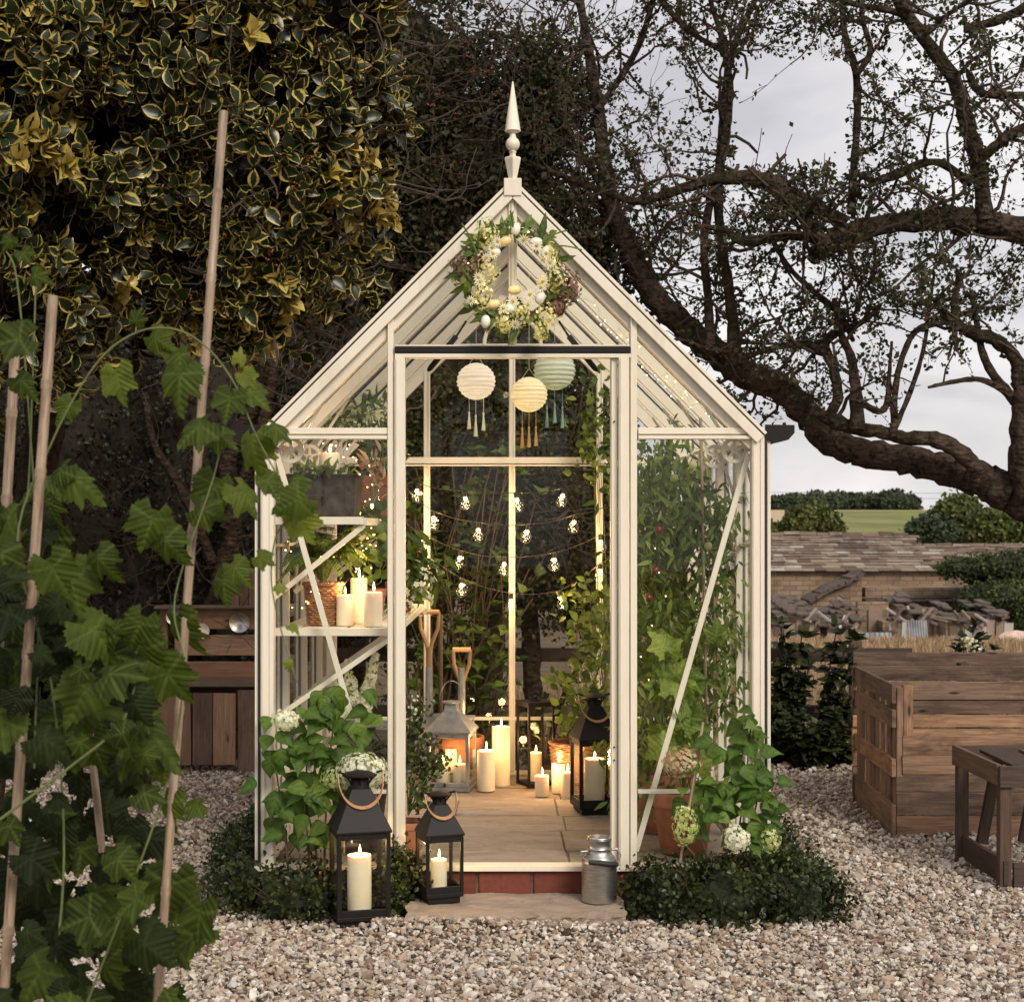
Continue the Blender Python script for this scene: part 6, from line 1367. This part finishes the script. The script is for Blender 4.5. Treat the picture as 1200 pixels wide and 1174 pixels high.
# shrubs directly behind the glass
sb = [((.0, 9.7, 1.75), (.72, .45, .95)), ((.42, 9.65, 1.6), (.42, .4, .85)), ((-.7, 9.75, 1.6), (.6, .4, 1.05)), ((-.2, 9.7, 2.4), (.8, .4, .6))]
M['shrubleaf'] = leafmat('small_shrub_leaf', (.03, .036, .010), (.085, .09, .022), (.16, .15, .04), .5, .3, big=2.2)
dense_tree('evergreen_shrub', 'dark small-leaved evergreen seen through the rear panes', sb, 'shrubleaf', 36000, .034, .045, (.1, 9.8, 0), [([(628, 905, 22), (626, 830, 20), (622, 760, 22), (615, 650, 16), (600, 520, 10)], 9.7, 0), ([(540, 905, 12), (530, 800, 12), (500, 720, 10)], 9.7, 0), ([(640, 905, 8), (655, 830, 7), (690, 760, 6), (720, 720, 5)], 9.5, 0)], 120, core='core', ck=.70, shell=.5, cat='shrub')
random.seed(41)
stl = [((-.30+U(-.28, .2), 9.0, 0), (-.28+U(-.55, .42), U(8.6, 9.1), U(.65, 2.0))) for _ in range(46)]
shrub('laurel_shrub', 'broad-leaved green shrub pressing against the rear left panes', (-.3, 9.0, 0), stl, T_heart, 'laurel', .078, 12, None, .06, 3, 'stemd')
for bxx, lbb in ((-.5, 'low twiggy plant behind the rear left panes near the tools'), (.0, 'low twiggy plant behind the pillar candles outside the rear wall'), (.45, 'low twiggy plant outside the rear wall behind the slim lantern'), (.8, 'low twiggy plant outside the rear right corner'), (-1.45, 'low twiggy plant behind the right end of the potting bench'), (-2.0, 'low twiggy plant behind the left end of the potting bench')):
    yy_ = 9.3 if bxx > -1 else 9.8; shrub('low_shrub', lbb, (bxx, yy_, 0), [((bxx, yy_, 0), (bxx+U(-.35, .35), yy_+U(-.25, .2), U(.15, .62) if bxx > -1 else U(.3, 1.1))) for _ in range(11)], T_simple, 'rhodo', .055, 12, 'low growth behind the glasshouse', .05, 4)

# ================================================================== FOREGROUND VINE
random.seed(77)
cane([P(178, 1260, 2.95), P(262, 131, 3.15)], .0090, 'tallest bamboo cane rising in front of the holly at the left'); cane([P(2, 1200, 2.9), P(62, 347, 3.0)], .0102, 'dark bamboo cane second from the left edge')
cane([P(-20, 1100, 3.2), P(19, 385, 3.3)], .011, 'bamboo cane at the far left edge of the photo'); cane([P(120, 1000, 3.5), P(96, 770, 3.6)], .009, 'short bamboo cane half hidden low among the vine leaves')
vt = thing('fruit_vine', 'large lobed green leaves of a fruit bush trained up canes in the left foreground', 'plant', (P(60, 0, 3.0).x, 3.05, 0)); mb = MB(); Lg = Leaves(); Ld = Leaves()
def vstem(pts, Y, r=.0024, dy=0): 
    s = smooth_path([tuple(P(x, y, Y+dy*i/len(pts)))+(r,) for i, (x, y) in enumerate(pts)], 6); MB().tube([V3(q[:3]) for q in s], [r*(1-.4*i/len(s)) for i in range(len(s))], 6).build('stem', M['stem'], vt)
vstem([(60, 1180), (75, 1000), (60, 800), (20, 640), (60, 520), (110, 430), (155, 392), (200, 385), (240, 405), (275, 450), (300, 510), (335, 575), (352, 605)], 3.0)
vstem([(352, 600), (325, 625), (318, 680), (330, 740), (348, 800)], 2.95, .002); vstem([(40, 900), (45, 700), (35, 500), (20, 330), (5, 290)], 3.1); vstem([(100, 1180), (150, 1050), (200, 900), (215, 780), (205, 700), (250, 560), (262, 500)], 2.95); vstem([(0, 960), (80, 900), (140, 850), (160, 800)], 2.8, .003); vstem([(0, 700), (30, 600), (38, 450), (42, 330)], 3.1)
def vleaf(px, py, Y, rp, ang, L=None, rnd=None, face=None):
    q = P(px, py, Y); s = rp*Y/FP; a = math.radians(ang); d = V3((math.sin(a), U(-.45, .1), -math.cos(a)))    # ang 0: tip down
    f = face or (U(-1.0, 1.0), -1, U(-.1, 1.2)); (L or Lg).add(random.choice(T_lobe), q-d.normalized()*s*.35, d, f, s*1.12, U(0, 1) if rnd is None else rnd)
for (px, py, rp, ang, rnd) in ((140, 452, 30, 10, .75), (188, 400, 22, 60, .55), (75, 480, 20, -40, .6), (212, 425, 26, 20, .45), (225, 505, 32, -50, .45), (210, 450, 34, 0, .4), (262, 512, 24, 60, .5), (292, 445, 16, 40, .85), (282, 418, 12, 160, .98), (300, 465, 26, 50, .6), (268, 475, 26, -10, .3), (296, 530, 33, 0, .7), (330, 505, 22, 60, .6), (340, 590, 30, -60, .6), (357, 617, 28, 20, .95), (318, 570, 22, 30, .5), (248, 580, 34, -20, .35), (292, 585, 30, 35, .7), (95, 565, 32, 60, .6), (65, 560, 28, -40, .3), (175, 620, 34, -10, .35), (200, 640, 28, 40, .35), (120, 660, 26, 30, .3), (10, 400, 34, -70, .2), (30, 300, 14, 30, .3), (10, 285, 12, -30, .3), (45, 325, 16, 60, .35), (160, 372, 14, 160, .3), (30, 450, 20, 50, .3),
    (245, 600, 26, 80, .4), (280, 670, 22, 40, .6), (262, 690, 26, 0, .45), (310, 655, 16, 70, .7), (215, 745, 36, 20, .4), (160, 740, 28, -20, .35), (205, 800, 38, 30, .4), (180, 860, 44, 60, .3), (330, 690, 10, 40, .98), (345, 735, 10, 60, .98), (340, 780, 8, 10, .98), (350, 560, 14, 100, .5), (5, 660, 34, 20, .2), (85, 690, 40, 20, .5), (120, 750, 42, 40, .6)):
    vleaf(px, py, U(2.85, 3.05), rp*1.05, ang+U(-8, 8), Lg, rnd)
for i in range(118):
    py = U(650, 1210); lim = 200 if py < 900 else 235
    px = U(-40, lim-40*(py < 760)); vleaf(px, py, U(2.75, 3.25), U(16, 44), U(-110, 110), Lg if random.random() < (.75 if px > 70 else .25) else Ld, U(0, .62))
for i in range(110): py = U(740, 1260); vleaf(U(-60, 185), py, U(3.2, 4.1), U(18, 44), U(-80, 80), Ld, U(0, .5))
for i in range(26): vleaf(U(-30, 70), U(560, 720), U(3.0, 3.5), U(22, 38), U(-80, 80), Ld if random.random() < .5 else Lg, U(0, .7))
Lg.build('foliage', M['vine'], vt); Ld.build('lower_foliage', M['vinedark'], vt)  # low, left and rear leaves carry the shade in their darker colour

# ================================================================== SKY, SUN, CAMERA
w = bpy.data.worlds.new('World'); sc.world = w; w.use_nodes = True; t_ = w.node_tree; t_.nodes.clear()
def A(typ, **k):
    n = t_.nodes.new(typ); [setattr(n, a, b) for a, b in k.items()]; return n
SE, SR = math.radians(38), math.radians(200)
out = A('ShaderNodeOutputWorld'); bg = A('ShaderNodeBackground'); sky = A('ShaderNodeTexSky', sky_type='NISHITA', sun_disc=False); sky.sun_elevation = SE; sky.sun_rotation = SR; sky.dust_density = 3
tc = A('ShaderNodeTexCoord'); mp = A('ShaderNodeMapping'); mp.inputs['Scale'].default_value = (1.6, 1.6, 6.5); t_.links.new(tc.outputs['Generated'], mp.inputs[0])
n1 = A('ShaderNodeTexNoise'); n1.inputs['Scale'].default_value = 1.7; n1.inputs['Detail'].default_value = 6; n1.inputs['Roughness'].default_value = .52; n1.inputs['Distortion'].default_value = .4; t_.links.new(mp.outputs[0], n1.inputs[0])
rp = A('ShaderNodeValToRGB'); e = rp.color_ramp.elements; e[0].position = .36; e[0].color = (3.35, 3.25, 3.38, 1); e[1].position = .62; e[1].color = (5.6, 5.38, 5.32, 1); t_.links.new(n1.outputs[0], rp.inputs[0])
mx = A('ShaderNodeMix', data_type='RGBA'); mx.inputs[0].default_value = .93; t_.links.new(sky.outputs[0], mx.inputs[6]); t_.links.new(rp.outputs[0], mx.inputs[7])
t_.links.new(mx.outputs[2], bg.inputs[0]); bg.inputs[1].default_value = .10; t_.links.new(bg.outputs[0], out.inputs[0])
sd = bpy.data.lights.new('sun', 'SUN'); sd.energy = 1.5; sd.angle = math.radians(22); sd.color = (1, .90, .76); so = bpy.data.objects.new('sun', sd); COL.objects.link(so)
dv = V3((math.sin(SR)*math.cos(SE), math.cos(SR)*math.cos(SE), math.sin(SE)))      # towards the sun
dv = V3((.42, -.78, .62)).normalized(); so.rotation_euler = (-dv).to_track_quat('-Z', 'Y').to_euler()
sky.sun_elevation = math.asin(dv.z); sky.sun_rotation = math.atan2(dv.x, dv.y)
cam = bpy.data.cameras.new('camera'); co = bpy.data.objects.new('camera', cam); COL.objects.link(co); sc.camera = co
co.location = (0, 0, ZC); co.rotation_euler = (math.pi/2, 0, 0); cam.sensor_width = 36; cam.lens = FP/1200*36; cam.shift_x = (600-VX)/1200; cam.shift_y = (VY-587)/1200; cam.clip_end = 8000
cam.dof.use_dof = True; cam.dof.focus_distance = 6.3; cam.dof.aperture_fstop = 9
sc.view_settings.view_transform = 'Standard'; sc.view_settings.look = 'None'; sc.view_settings.exposure = .88; sc.view_settings.gamma = 1
sc.cycles.use_denoising = True; sc.cycles.max_bounces = 8; sc.cycles.transparent_max_bounces = 24; sc.cycles.diffuse_bounces = 3; sc.cycles.glossy_bounces = 3; sc.cycles.sample_clamp_indirect = 4; sc.cycles.caustics_reflective = False; sc.cycles.caustics_refractive = False
